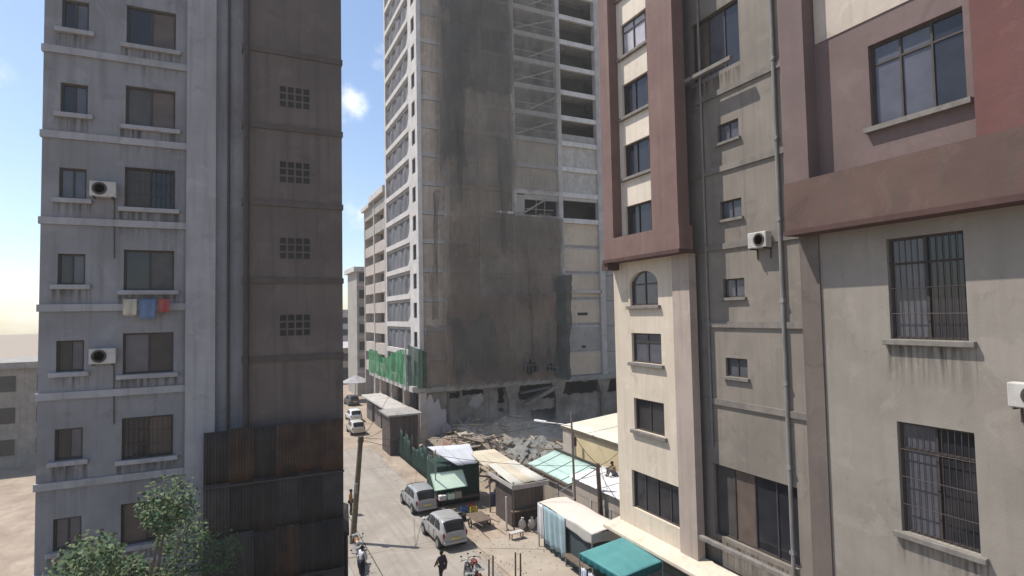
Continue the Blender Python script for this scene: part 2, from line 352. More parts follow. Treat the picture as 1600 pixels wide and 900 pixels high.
# diagonal props and rails on the open floors behind the net
for k in range(9, 17):
    z = FL[k]
    m = MB(); a, b = (30.3, 35.5) if k % 2 else (32.2, 35.7)
    m.tube(FF.p(a, -.1, z+.3), FF.p(b, -.1, z+2.1+rnd.uniform(-.4, .4)), .07)
    m.tube(FF.p(30.1, -.15, z+1.0), FF.p(35.9, -.15, z+1.0), .045)
    m.build('prop', concl, T)
m = MB(); z = FL[6]
m.tube(FF.p(31, .12, z+.4), FF.p(34.2, .12, z+2.3), .09); m.tube(FF.p(31.2, .1, z+.9), FF.p(35, .1, z+.9), .05)
m.tube(FF.p(32.6, .1, z+.2), FF.p(32.7, .1, z+2), .05); m.tube(FF.p(33.8, .1, z+.2), FF.p(33.9, .1, z+2.1), .05); m.build('prop', conc, T)
FF.box(MB(), 30.05, 31.2, z+.05, z+2.6, -.4, -.1).build('infill_wall', blockg, T); FF.box(MB(), 31.2, 35.9, z+2.1, z+2.75, -.4, -.1).build('lintel', blockg, T)
FF.box(MB(), 27.2, 29.4, FL[6]+.1, FL[6]+.35, 0, .5).build('ledge', whitep, T); FF.box(MB(), 29.6, 35.8, FL[6]-.1, FL[6]+.15, .03, .3).build('ledge', concl, T)
# left side: white pier with a slot window on each floor, white bands, grey bays with a rounded corner
holes = [(61.15, 62.45, z+1.05, z+2.75) for z in FL[:-1]]
LF.wall(MB(), 60.3, 63.75, 5.9, TOP, holes, -.3, .02).build('pier_wall', whitep, T)
LF.box(MB(), 75.0, 75.6, 5.9, TOP, -.5, .03).build('column', whitep, T)
FF.box(MB(), 17.9, 18.35, 5.9, TOP, -.3, .21).build('corner_pier', whitep, T)
o = None
w0 = LF.window(T, 61.15, 62.45, FL[0]+1.05, FL[0]+2.75, -.1, gdark, framew, mull=1)
for k in range(1, 17):
    c = copy_tree(w0, T); c.location = (0, 0, 3.25*k)
b0 = LF.box(MB(), 63.75, 75.0, FL[0]+.02, FL[0]+.62, -.32, .03).build('white_band', whitep, T)
for k in range(1, 18): inst(b0, (0, 0, 3.25*k))
arc = [(63.75, FL[0]+.62), (65.0, FL[0]+.62)]+[(65.0-1.25*math.sin(t*math.pi/16), FL[0]+.62+1.7*(1-math.cos(t*math.pi/16))) for t in range(1, 9)]
h0 = MB().prism([LF.p(u, .0, z) for u, z in arc], (.3, 0, 0)).build('corner_haunch', whitep, T)
for k in range(1, 17): inst(h0, (0, 0, 3.25*k))
z = FL[0]
hl = [(65.6, 67.2, z+1.4, z+2.6), (70.6, 72.0, z+1.4, z+2.6)]
i0 = LF.wall(MB(), 63.7, 75.05, z+.6, z+3.15, hl, -.75, -.6).build('bay_wall', infillm, T)
for k in range(1, 17): inst(i0, (0, 0, 3.25*k))
for h in hl:
    w = LF.window(T, h[0], h[1], h[2], h[3], -.64, ggrey, framew, mull=1)
    for k in range(1, 17): copy_tree(w, T).location = (0, 0, 3.25*k)
baynet = mat('blue grey bay net', (.21, .21, .225), (.15, .15, .165), .35, rough=.95, bump=.2, streak=.4, dirt=(.28, .28, .29), alpha=.72)
def bnf(u, v):
    y = 63.78+11.2*u; zz = FL[0]+.55+2.62*v
    return (18.2-.10*math.sin(y*2.1)-.05*math.sin(y*5.3+zz)-.08*math.sin(v*3.1), y, zz)
bn = MB().grid(bnf, 60, 8).build('bay_net', baynet, T, smooth=True)
for k in range(1, 17): inst(bn, (0, 0, 3.25*k))
# podium: battered front wall with broken openings, haunched columns
PH = [(21.2, 22.7, 4.2, 5.2), (22.9, 25.6, 4.45, 5.25), (27.2, 28.2, 3.2, 5.2), (30.0, 34.9, 3.3, 5.2), (36.1, 41.3, 3.55, 5.2), (42.4, 45.5, 3.3, 5.2), (27.4, 28.0, 2.2, 2.8), (31.5, 36.0, .5, 2.3)]
FF.wall(MB(), 18.2, 46, 0, 5.3, PH, -.6, -.25).build('podium_wall', podm, T)
r = random.Random(51)
for (a, b, c, d) in PH:
    per = [(a, c, 1, 0), (b, c, 0, 1), (b, d, -1, 0), (a, d, 0, -1)]
    for q, ((px0, pz0, dx_, dz_), ln) in enumerate(zip(per, (b-a, d-c, b-a, d-c))):
        t_ = 0
        while t_ < ln-.15:
            w_ = min(r.uniform(.15, .55), ln-t_); h_ = r.uniform(.02, .30)*(1.2 if q == 0 else .8)
            p0 = (px0+dx_*t_, pz0+dz_*t_); p1 = (px0+dx_*(t_+w_), pz0+dz_*(t_+w_)); nx_, nz_ = -dz_, dx_
            if h_ > .08:
                f1, f2 = r.uniform(.4, 1), r.uniform(.4, 1)
                o = MB().prism([FF.p(u_, -.27-.01*r.random(), z_) for u_, z_ in (p0, p1, (p1[0]+nx_*h_*f1, p1[1]+nz_*h_*f1), (p0[0]+nx_*h_*f2, p0[1]+nz_*h_*f2))], (0, .25, 0)).build('broken_block', podm, T)
            t_ += w_
FF.box(MB(), 17.6, 46.2, 5.3, 5.85, -.6, .25).build('podium_beam', conc, T)
FF.box(MB(), 18.3, 45.9, 0, 5.2, -3.2, -3.0).build('podium_back_wall', mat('shade dark unplastered brick', (.055, .045, .038)), T)  # near-black colour paints in the shade behind the podium openings
for x in (29.0, 35.3, 41.9):
    MB().prism([FF.p(u, -.24, z) for u, z in ((x-.45, 0), (x+.45, 0), (x+.45, 3.6), (x+1.0, 5.28), (x-1.0, 5.28), (x-.45, 3.6))], (0, -.35, 0)).build('haunched_column', podm, T)
for x in (30.4, 36.9):     # rounded soffits of the two right openings
    pass
px = lambda x: 17.73+(x-655)*.0727
pz = lambda y: 5.05-(y-618)*.0712
poly = [(655, 688), (655, 645), (661, 632), (664, 640), (668, 628), (672, 617), (676, 619), (680, 632), (687, 625), (690, 642), (698, 643), (699, 662), (690, 668), (691, 682), (684, 688)]
MB().prism([FF.p(px(a), -.24, pz(b)) for a, b in poly], (0, -.13, 0)).build('plaster_patch', plasterp, T)
poly = [(693, 690), (690, 668), (697, 662), (704, 668), (708, 680), (716, 688)]
MB().prism([FF.p(px(a), -.24, pz(b)) for a, b in poly], (0, -.5, 0)).build('broken_wall_stub', plasterp, T)
poly = [(735, 640), (742, 628), (758, 622), (761, 634), (750, 648)]
MB().prism([FF.p(px(a), -.24, pz(b)) for a, b in poly], (0, -.06, 0)).build('plaster_patch', blockg, T)
MB().hexa([(30.2,59.9,3.0),(31.0,59.9,3.0),(31.0,61.3,3.0),(30.2,61.3,3.0),(34.6,60.0,5.0),(35.1,60.0,4.7),(35.1,61.3,4.7),(34.6,61.3,5.0)]).build('fallen_slab', podm, T)
MB().hexa([(30.0,60.1,4.3),(34.0,60.1,4.7),(34.0,61.0,4.7),(30.0,61.0,4.3),(30.0,60.1,4.5),(34.0,60.1,4.95),(34.0,61.0,4.95),(30.0,61.0,4.5)]).build('fallen_slab', concd, T)
# shop level on the left side: recess, columns, canopy
LF.box(MB(), 60.6, 82, 0, 5.9, -3.4, -3.2).build('shop_back_wall', concd, T)
LF.box(MB(), 60.2, 82.2, 5.45, 6.05, -.6, .9).build('podium_ledge', concl, T)
for u in (60.3, 67, 73, 79.2):
    LF.box(MB(), u, u+.7, 0, 5.45, -.7, 0).build('column', mat('shop column plaster', (.5, .42, .36), bump=.1), T)
for k, u in enumerate((61.1, 67.8, 73.8)):
    LF.box(MB(), u, u+5.1, 0, 4.6, -1.6, -1.5).build('shop_shutter', mat('dark shop shutter', (.07, .06, .065), (.05, .045, .045), 1), T)
LF.box(MB(), 61, 79, 3.0, 3.18, -.1, 2.7).build('shop_canopy', concl, T)
for u in (70.5, 75.5): LF.box(MB(), u, u+3.4, 0, 2.3, .9, 2.0).build('shop_counter', mat('brown shop front', (.16, .13, .115), (.12, .1, .09), 1), T)
# ------------------------------------------------------------------ debris nets hanging on the front
netmats = {
 'dark': mat('dark debris net', (.13, .122, .108), (.068, .064, .058), .28, rough=.95, bump=.3, streak=.6, dirt=(.24, .21, .172), alpha=.56),
 'mid': mat('grey debris net', (.26, .224, .182), (.14, .121, .10), .28, rough=.95, bump=.3, streak=.6, dirt=(.30, .265, .22), alpha=.42),
 'light': mat('thin pale debris net', (.33, .30, .255), (.23, .21, .18), .4, rough=.95, bump=.2, streak=.4, dirt=(.36, .33, .28), alpha=.40),
 'olive': mat('dusty olive net', (.25, .20, .145), (.14, .115, .085), .33, rough=.95, bump=.3, streak=.5, dirt=(.35, .29, .22), alpha=.42),
 'brown': mat('brown debris net', (.23, .178, .138), (.12, .094, .075), .28, rough=.95, bump=.3, streak=.6, dirt=(.24, .195, .155), alpha=.58),
 'greeny': mat('green grey net fold', (.075, .08, .068), (.045, .048, .042), .6, rough=.95, bump=.3, streak=.3, alpha=.9),
}
def net(label, x0, x1, z0, z1, kind, seed, off, amp=.10, rag=.25, tear=0):
    r = random.Random(seed); ph = [r.uniform(0, 6.28) for _ in range(8)]; nu = max(8, int((x1-x0)*5)); nv = max(8, int((z1-z0)*2.0))
    def f(u, v):
        x = x0+(x1-x0)*u; z = z0+(z1-z0)*v
        d = math.sin(x*3.1+ph[0]+.6*math.sin(z*.35+ph[1]))*.6+math.sin(x*7.3+ph[2]+.8*math.sin(z*.2+ph[3]))*.25+math.sin(z*1.9+ph[4]+x*.4)*.25
        d += .5*math.cos((z-5.9)/3.25*2*math.pi)      # tied back at every floor
        edge = (1-v)**6
        zz = z+rag*edge*(math.sin(x*2.3+ph[5])+.6*math.sin(x*6.1+ph[6]))
        side = (2*u-1)**7       # ragged sides
        xx = x+side*(.30*math.sin(z*.31+ph[7]+(u > .5)*2)+.10*math.sin(z*1.1+ph[6]+(u > .5))+.05*math.sin(z*5.7+ph[2]))+tear*(v*v)*(u-.5)
        zz += rag*.8*v**8*(math.sin(x*1.7+ph[1])+.5*math.sin(x*5+ph[3]))
        return (xx, 60.5-.34-off-amp*(1+d)*.7, zz)
    o = MB().grid(f, nu, nv).build('debris_net', netmats[kind], smooth=True)
    return tag(o, label, 'net', 'debris nets hung on the tower front')
netmats['veil'] = mat('dusty brown net veil', (.40, .31, .225), (.17, .135, .105), .2, rough=.95, bump=.3, streak=.75, dirt=(.12, .10, .082), alpha=.50, detail=9)
net('long dusty net veil over the whole lower tower front', 20.9, 36.1, 5.9, 25.3, 'veil', 40, .0, .12, .3)
net('long dusty net veil over the upper left tower front', 20.6, 29.6, 24.9, 63.5, 'veil', 41, .0, .12, .5)
net('darkest wide debris net at the top centre of the tower front', 20.9, 29.5, 39.6, 63.5, 'dark', 1, .16, .16)
net('grey net below the darkest top net, left of the open bays', 21.3, 29.4, 28.4, 40.6, 'mid', 2, .06, .14)
net('thin pale see-through net over the upper framed bays', 29.3, 35.95, 28.6, 63.5, 'light', 3, .04, .08)
net('narrow torn net hanging beside the bare upper left wall strip', 20.0, 21.6, 27.6, 48.5, 'mid', 4, .26, .12, .5)
net('dusty olive net panel under the broken window opening', 21.2, 29.0, 20.2, 28.6, 'olive', 5, .02, .10)
net('grey net panel right of the olive one, midway up', 24.9, 35.9, 15.2, 25.2, 'mid', 6, .20, .12)
net('thin dusty net strip beneath the right broken opening', 28.6, 36.0, 20.6, 25.6, 'olive', 7, .10, .08)
net('wide brown net covering the lower centre of the tower', 21.0, 35.6, 6.0, 16.0, 'brown', 8, .34, .16)
net('green grey folded net edge at the lower right corner', 34.5, 36.7, 5.9, 18.2, 'greeny', 9, .46, .22)
net('dark brown net patch at the lower left corner', 18.0, 21.5, 6.1, 12.6, 'brown', 10, .42, .16)
net('slim drape of dark net curving beside the bare beige strip', 19.4, 20.0, 13.5, 27.5, 'dark', 11, .2, .14, .4)
net('brown net strip left of the lower centre', 21.0, 24.6, 12.5, 21.5, 'brown', 12, .28, .12)
net('pale grey net strip over the upper left wall', 18.4, 20.4, 46.5, 63.0, 'light', 13, .1, .08)
net('dark torn net hanging beside the upper left wall at mid height', 20.6, 23.6, 31.0, 47.0, 'dark', 14, .3, .16, .9, .6)
net('narrow charcoal net strip hanging down the upper centre left', 22.2, 23.0, 26.5, 52.0, 'dark', 17, .42, .2, .6, .2)
net('narrow charcoal net strip right of the centre, halfway up', 27.6, 28.3, 21.5, 34.0, 'dark', 18, .4, .18, .6, .2)
net('narrow brown net strip low on the right of the front', 31.2, 32.0, 9.5, 21.0, 'brown', 19, .6, .2, .6, .2)
net('small dusty net flap just above the painted burst holes', 28.6, 34.2, 8.6, 12.4, 'mid', 15, .5, .12, .7)
net('dark net patch in the lower left middle of the front', 21.6, 26.8, 7.0, 13.2, 'dark', 16, .52, .14, .8)
# burst holes low in the net: near-black boards stand in for their shade, bent bars in front
for i, (xc, zc, w, h, lb) in enumerate(((30.75, 7.6, 2.0, 1.9, 'left black board painted as a burst hole with bent bars low in the net'), (33.4, 7.35, 1.9, 1.1, 'right wider black board painted as a burst hole low in the net'))):
    t = thing('hole_board', lb, 'opening', (xc, 58.95, zc-h/2), 'boards painted as burst holes low in the net')
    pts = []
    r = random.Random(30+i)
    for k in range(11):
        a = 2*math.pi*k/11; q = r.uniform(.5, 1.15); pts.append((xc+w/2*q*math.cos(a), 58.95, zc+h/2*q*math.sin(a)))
    MB().prism(pts, (0, -.05, 0)).build('hole_shade_board', mat('hole shade black', (.012, .01, .009), (.008, .007, .006)), t)
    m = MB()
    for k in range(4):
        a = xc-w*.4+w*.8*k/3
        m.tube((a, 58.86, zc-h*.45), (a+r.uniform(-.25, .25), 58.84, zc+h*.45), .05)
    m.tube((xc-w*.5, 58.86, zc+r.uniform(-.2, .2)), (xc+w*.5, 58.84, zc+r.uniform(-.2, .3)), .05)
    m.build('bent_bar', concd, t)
# green mesh round the first floor of the left side
def gnet(label, fn, nu, nv, m):
    return tag(MB().grid(fn, nu, nv).build('green_mesh', m, smooth=True), label, 'net', 'green safety mesh')
grn = mat('green safety mesh', (.075, .29, .125), (.03, .14, .062), .6, rough=.9, bump=.2, streak=.5, dirt=(.30, .50, .34), alpha=.85)
grnd = mat('dark green mesh', (.04, .09, .06), (.03, .06, .045), .6, rough=.9, bump=.2, streak=.4, dirt=(.1, .16, .11), alpha=.9)
gnet('bright green safety mesh along the left side of the tower', lambda u, v: (16.85-.18*math.sin(u*60+v*2)-.1*math.sin(u*23), 61.8+20.2*u, 6.0+v*(2.8+.4*math.sin(u*9)+1.2*(1-u)**4)), 90, 10, grn)
gnet('dark green mesh wrapping the lower front corner', lambda u, v: (16.95+1.5*u, 61.7-2.1*min(1, u*1.6)-.08*math.sin(u*30), 5.9+v*(4.6-.8*u)), 30, 10, grnd)
t = thing('white_post', 'thin white upright post at the corner of the green mesh', 'post', (16.8, 61.9, 5.6))
MB().tube((16.75, 61.9, 5.6), (16.75, 61.9, 11.4), .09).build('shaft', whitep, t); MB().box(16.6, 16.9, 61.75, 62.05, 5.5, 5.66).build('foot', concl, t)
# ------------------------------------------------------------------ buildings further up the street
pinkw = mat('pinkish beige plaster', (.44, .385, .345), (.36, .315, .285), .4, streak=.35, dirt=(.3, .26, .25), bump=.05)
fb = thing('office_block', 'pinkish seven storey block with banded balconies beyond the tower', 'building', (18.9, 80, 0))
B2 = Fac(18.9, 0, 0, 1, -1, 0)
B2.box(MB(), 80, 94.3, 0, 31.3, -12, -1.0).build('core', blockg, fb)
for k in range(9):
    z = 5.2+3.0*k
    B2.box(MB(), 79.8, 94.5, z, z+1.55, -1.2, 0).build('balcony_band', pinkw if k < 7 else blockg, fb)
    for j in range(3): B2.box(MB(), 81+4.5*j, 83.8+4.5*j, z+1.7, z+2.9, -1.02, -.97).build('window', gdark, fb)
for u in (79.8, 87, 94.0): B2.box(MB(), u, u+.5, 0, 31.3, -1.2, .08).build('pilaster', pinkw, fb)
B2.box(MB(), 79.4, 89, 31.3, 32.2, -12.3, .5).build('roof_ledge', whitep, fb); B2.box(MB(), 89, 95, 30.8, 31.4, -12.3, .5).build('roof_ledge', whitep, fb)
f2 = thing('apartment_block', 'narrow grey block with white eave, farthest up the left of the street', 'building', (18.6, 101, 0))
F2 = Fac(0, 101, 1, 0, 0, -1)
F2.box(MB(), 18.8, 27, 0, 21.6, -9, 0).build('wall', blockg, f2)
F2.box(MB(), 18.2, 27.4, 21.6, 22.4, -9.4, .6).build('eave', whitep, f2)
for k in range(6):
    F2.box(MB(), 18.75, 27, 4.0+3*k, 4.5+3*k, -.2, .25).build('floor_band', pinkw, f2)
    for j in range(3): F2.box(MB(), 19.2+2.3*j, 20.6+2.3*j, 4.9+3*k, 6.4+3*k, -.05, .03).build('window', gdark, f2)
f3 = thing('shop_row', 'low row of beige shops with a white awning closing the street', 'building', (20, 125, 0))
F3 = Fac(0, 125, 1, 0, 0, -1)
F3.box(MB(), -6, 44, 0, 7.4, -8, 0).build('wall', mat('beige shop wall', (.44, .38, .32), streak=.3, bump=.1), f3)
MB().slab([(-6, 122.6, 7.3), (44, 122.6, 7.3), (44, 125.4, 8.5), (-6, 125.4, 8.5)], .15).build('awning', whitep, f3)
for j in range(12):
    F3.box(MB(), -5+4.1*j, -2.4+4.1*j, .2, 3.0, -.1, .04).build('shop_front', framew if j % 3 else gdark, f3); F3.box(MB(), -4.6+4.1*j, -3.1+4.1*j, 4.4, 6.0, -.1, .05).build('window', gdark, f3)
f4 = thing('distant_block', 'pale distant block rising behind the low shop row', 'building', (8, 150, 0))
F4 = Fac(0, 150, 1, 0, 0, -1)
F4.box(MB(), 8, 30, 0, 15, -12, 0).build('wall', mat('pale distant wall', (.5, .46, .43), streak=.3, bump=.05), f4); F4.box(MB(), 7.6, 30.4, 15, 15.6, -12.4, .4).build('roof_ledge', concl, f4)
for k in range(4):
    for j in range(7): F4.box(MB(), 9+3*j, 10.6+3*j, 3+3*k, 4.6+3*k, -.05, .04).build('window', gdark, f4)
# ================================================================== right hand building (cream with red frames)
RB = thing('apartment_block', 'cream apartment block with red brown frames and an arched window', 'building', (17.4, 14, 0))
RF = Fac(17.4, 0, 0, 1, -1, 0)
def sub(name, f, m, bevel=0): return f.build(name, m, RB, bevel=bevel)
# bay with the arch: lower wall
lowh = [(20.62, 22.68, 13.98, 15.62), (20.5, 22.66, 11.25, 12.66), (20.45, 22.62, 8.0, 9.52), (19.45, 22.95, 4.2, 6.0)]
sub('lower_wall', RF.wall(MB(), 19.0, 24.0, 3.2, 16.35, lowh, -.3, 0), cream_low)
sub('end_wall', MB().box(17.7, 31, 23.7, 23.99, 0, 33), cream_low)
sub('core', MB().box(18.6, 31, 1, 23.6, 0, 33), concd)
# arch spandrels fill the corners of the top opening
for sgn in (1, -1):
    uc, zc, rx, rz = 21.65, 14.98, 1.03, .64
    pts = [(uc+sgn*rx, zc+rz+.02)]+[(uc+sgn*rx*math.cos(a*math.pi/16), zc+rz*math.sin(a*math.pi/16)) for a in range(0, 9)]
    pts.append((uc, zc+rz+.02))
    sub('arch_spandrel', MB().prism([RF.p(u, -.002, z) for u, z in pts], (.2, 0, 0)), cream_low)
for (a, b, c, d), tr, m in zip(lowh, (15.0, 12.25, 0, 0), (1, 1, 1, 3)):
    RF.window(RB, a, b, c, d, -.13, ggrey if d > 10 else gdark, framew, sillm if d > 7 else None, mull=m, trans=tr, bars=0)
for k in range(9):     # burglar bars on the big window
    pass
upz = [(18.85+3.03*k-1.62, 18.85+3.03*k) for k in range(5)]
uph = [(20.0, 22.62, a, b) for a, b in upz]
sub('upper_wall', RF.wall(MB(), 19.0, 23.8, 16.9, 33, uph, -.3, .18), cream)
for k, h in enumerate(uph):
    RF.window(RB, *h, .06, gcurt if k == 3 else gdark, framew, None, mull=2, trans=h[3]-.4 if k == 3 else 0)
    sub('window_sill', RF.box(MB(), 19.9, 22.85, h[2]-.16, h[2]-.01, .0, .34), sillm, .02)
# red frame standing proud of the wall
sub('red_column', RF.box(MB(), 22.93, 23.72, 16.36, 33, .1, .72), redp)
sub('red_column', RF.box(MB(), 18.35, 20.02, 16.36, 33, .1, .72), redp)
sub('red_band', RF.box(MB(), 18.3, 23.78, 16.3, 17.32, .0, .74), redp)
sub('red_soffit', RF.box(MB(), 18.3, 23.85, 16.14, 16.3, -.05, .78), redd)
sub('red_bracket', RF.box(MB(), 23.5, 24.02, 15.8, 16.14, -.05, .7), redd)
sub('pilaster', RF.box(MB(), 18.5, 19.55, 3.2, 16.14, -.3, .1), mat('mauve pilaster paint', (.40, .325, .28), (.34, .275, .235), .5, streak=.3, bump=.08))
# ledge above the ground floor, ground floor openings
led = MB(); led.hexa([RF.p(2,-.3,3.0), RF.p(24.3,-.3,3.0), RF.p(24.3,.85,2.95), RF.p(2,.85,2.95), RF.p(2,-.3,3.35), RF.p(24.3,-.3,3.35), RF.p(24.3,.85,3.12), RF.p(2,.85,3.12)])
sub('concrete_ledge', led, cream_low, .03)
sub('ground_wall', RF.wall(MB(), 2, 24, 0, 3.0, [(19.2+0, 22.8, .1, 2.7), (14, 17.5, .1, 2.7), (6.5, 11.5, .1, 2.7)], -.5, -.15), mat('teal shopfront paint', (.05, .12, .12), (.04, .09, .09), .6, streak=.4))
for a, b in ((19.2, 22.8), (14, 17.5), (6.5, 11.5)):
    for k in range(9):
        z = .12+.285*k; sub('shutter_slat', RF.box(MB(), a, b, z, z+.26, -.36, -.3), mat('steel shutter', (.10, .11, .115), rough=.6))
# recessed stair bay in dull grey beige render
dull = mat('dull stone coloured render', (.235, .205, .172), (.18, .157, .133), .4, streak=.5, dirt=(.12, .11, .10), bump=.15)
sth = [(16.0, 18.6, 23.6, 26.2)]+[(16.2, 17.3, z, z+.75) for z in (20.6, 17.4, 14.2, 11.0)]+[(14.2, 18.2, 4.4, 7.3)]
sub('stair_bay_wall', RF.wall(MB(), 13.1, 19.2, 3.2, 33, sth, -.9, -.6), dull)
RF.window(RB, *sth[0], -.75, gdark, framew, sillm, mull=2, vary=True)
for h in sth[1:5]:
    w = RF.window(RB, *h, -.7, ggrey, framew, None, mull=1, fw_=.05)
    sub('window_sill', RF.box(MB(), h[0]-.1, h[1]+.1, h[2]-.12, h[2]-.01, -.7, -.48), sillm)
RF.window(RB, *sth[5], -.75, gdark, framew, sillm, mull=3, vary=True)
pipe = MB(); pipe.tube(RF.p(14.4, -.5, 3.2), RF.p(14.4, -.5, 33), .07); pipe.tube(RF.p(18.1, -.52, 8), RF.p(18.1, -.52, 33), .05)
for z in range(5, 33, 3): pipe.tube(RF.p(14.4, -.6, z), RF.p(14.4, -.42, z), .1)
sub('drain_pipe', pipe, mat('grey pipe', (.24, .23, .22), rough=.6))
for z in (9.9, 13.1, 16.3, 19.5, 22.7): sub('floor_band', RF.box(MB(), 13.1, 18.5, z-.12, z+.12, -.62, -.52), mat('dull band', (.21, .185, .165), streak=.4))
# second framed bay nearer the camera
mauve = mat('faded mauve paint', (.17, .12, .112), (.135, .097, .09), .5, streak=.45, dirt=(.13, .09, .085), bump=.1)
drabc = mat('drab cream plaster', (.275, .245, .21), (.22, .195, .168), .45, streak=.4, dirt=(.19, .165, .14), bump=.15)
h2 = [(8.35, 10.35, 12.75, 15.7), (8.35, 10.3, 7.2, 10.35)]
sub('lower_wall', RF.wall(MB(), 2, 13.1, 3.2, 16.35, h2+[(4, 5.9, 12.75, 15.7), (4, 5.9, 7.2, 10.35)], -.3, 0), drabc)
for h in h2+[(4, 5.9, 12.75, 15.7), (4, 5.9, 7.2, 10.35)]:
    w = RF.window(RB, *h, -.14, gdark, framew, sillm, mull=1, trans=h[3]-.75, bars=0, vary=True)
    g_ = MB()
    for k in range(1, 12): g_.tube(RF.p(h[0]+(h[1]-h[0])*k/12, -.06, h[2]+.03), RF.p(h[0]+(h[1]-h[0])*k/12, -.06, h[3]-.03), .012, 5)
    for k in range(1, 4): g_.tube(RF.p(h[0]+.02, -.05, h[2]+(h[3]-h[2])*k/4), RF.p(h[1]-.02, -.05, h[2]+(h[3]-h[2])*k/4), .012, 5)
    g_.build('window_bar', framew, w)
h3 = [(8.0, 10.5, 19.1, 21.6), (8.0, 10.5, 25.2, 27.6), (3.4, 5.9, 19.1, 21.6)]
sub('upper_wall', RF.wall(MB(), 2, 13.1, 16.9, 33, h3, -.3, .18), mauve)
for h in h3:
    RF.window(RB, *h, .04, gdark, framew, None, mull=2, trans=h[3]-.6, vary=True)
    sub('window_sill', RF.box(MB(), h[0]-.15, h[1]+.15, h[2]-.16, h[2]-.01, 0, .36), sillm)
sub('cream_panel', RF.box(MB(), 8.2, 12.2, 22.4, 24.9, .17, .21), mat('grubby cream panel', (.5, .43, .36), (.42, .36, .3), .5, streak=.35, dirt=(.27, .22, .19)))
sub('red_column', RF.box(MB(), 12.25, 13.15, 16.36, 33, .1, .72), mauve)
sub('red_column', RF.box(MB(), 6.2, 7.6, 16.36, 33, .1, .72), mat('deep red paint', (.16, .07, .062), (.13, .056, .05), .6, streak=.3))
sub('red_band', RF.box(MB(), 2, 13.2, 16.3, 17.9, 0, .74), mat('brown red band paint', (.13, .08, .066), (.10, .062, .052), .6, streak=.4))
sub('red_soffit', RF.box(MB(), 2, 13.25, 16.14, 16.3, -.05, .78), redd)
sub('brown_corner_strip', RF.box(MB(), 12.5, 13.2, 3.3, 16.14, -.4, .07), mat('brown corner paint', (.15, .12, .105), (.12, .095, .085), .7, streak=.4))
# air conditioners on brackets and hanging cables
timber0 = mat('peg wood', (.3, .22, .14))
acw = mat('weathered white casing', (.5, .48, .45), (.42, .4, .37), 2, rough=.6, streak=.4, dirt=(.3, .24, .18))
def aircon(u, z, n0, label):
    t = thing('air_conditioner', label, 'air conditioner', RF.p(u, n0, z), 'air conditioners on the right hand building')
    RF.box(MB(), u-.42, u+.42, z, z+.6, n0+.08, n0+.4).build('casing', acw, t, bevel=.03)
    m = MB()
    for k in range(3): m.tube(RF.p(u-.1, n0+.4, z+.3), RF.p(u-.1, n0+.415, z+.3), .25-.07*k, 20)
    m.build('fan_grille', framew, t)
    m = MB()
    for s_ in (-.3, .3): RF.box(m, u+s_-.02, u+s_+.02, z-.05, z, n0, n0+.42); RF.box(m, u+s_-.02, u+s_+.02, z-.4, z, n0, n0+.04)
    m.build('bracket', framew, t)
aircon(15.2, 16.0, -.6, 'air conditioner box on the dull stair bay wall')
aircon(7.0, 11.2, 0, 'air conditioner box between the two tall barred windows at right')
def corr(quad, nu, m, name, parent, amp=.03, th=.012, lift=0):
    """corrugated sheet spanning four corner points (a,b far edge; d,c near edge), ridges run from a-b to d-c"""
    a, b, c, d = [Vector(p) for p in quad]
    nrm = (b-a).cross(d-a).normalized()
    if nrm.z < 0: nrm = -nrm
    def f(u, v):
        p = a.lerp(b, u).lerp(d.lerp(c, u), v)
        return p+nrm*(amp*math.sin(u*nu*2*math.pi)+lift)+Vector((0, 0, -.02*math.sin(v*math.pi)))
    return MB().grid(f, nu*6, 4).build(name, m, parent, smooth=True, solid=th)
# ================================================================== left hand building (end wall towards the camera)
LB = thing('apartment_block', 'grey apartment block with brown stair tower at the left of the street', 'building', (-1, 25, 0))
NB = Fac(0, 25, 1, 0, 0, -1)
greyw = mat('grey weathered plaster', (.27, .265, .275), (.20, .195, .20), .35, streak=.6, dirt=(.12, .115, .115), bump=.15)
greyl = mat('pale grey plaster', (.36, .35, .36), (.29, .28, .285), .5, streak=.5, dirt=(.17, .16, .16), bump=.15)
brownt = mat('brown cement render', (.155, .125, .11), (.115, .095, .085), .35, streak=.6, dirt=(.07, .06, .055), bump=.3)
blk = mat('rusted dark sheet iron', (.045, .036, .032), (.03, .025, .023), .8, streak=.5, dirt=(.09, .06, .045), rough=.75)
wz = [21.0+3.08*k for k in range(-5, 2)]
hs = [(-3.75, -2.15, z, z+1.5) for z in wz]+[(-5.7, -4.9, z+.2, z+1.3) for z in wz]
NB.wall(MB(), -6.2, .2, 0, 27.6, hs, -.3, 0).build('grey_wall', greyw, LB)
for h in hs: NB.window(LB, *h, -.12, gdark if h[1] > -4 else ggrey, framew, greyl, mull=1, vary=True)
NB.box(MB(), -1.75, -.75, 0, 27.6, 0, .22).build('pale_pilaster', greyl, LB)
for z in wz: NB.box(MB(), -6.25, -1.75, z-.75, z-.5, -.1, .1).build('floor_band', greyl, LB)
NB.box(MB(), .2, 3.98, 9.3, 27.7, -4, .5).build('stair_tower', brownt, LB)
for z in (12, 15.1, 18.2, 21.3, 24.4): NB.box(MB(), .16, 4.02, z, z+.22, -.4, .56).build('floor_band', mat('brown band', (.12, .098, .088), streak=.5), LB)
for z in (13.0, 16.1, 19.2, 22.3):
    for j in range(4):
        for i in range(3): NB.box(MB(), 1.55+.3*j, 1.78+.3*j, z+.3*i, z+.23+.3*i, .49, .515).build('vent_block', darkint, LB)
MB().box(-6.1, 3.9, 25.35, 29, 0, 27.5).build('core', brownt, LB)
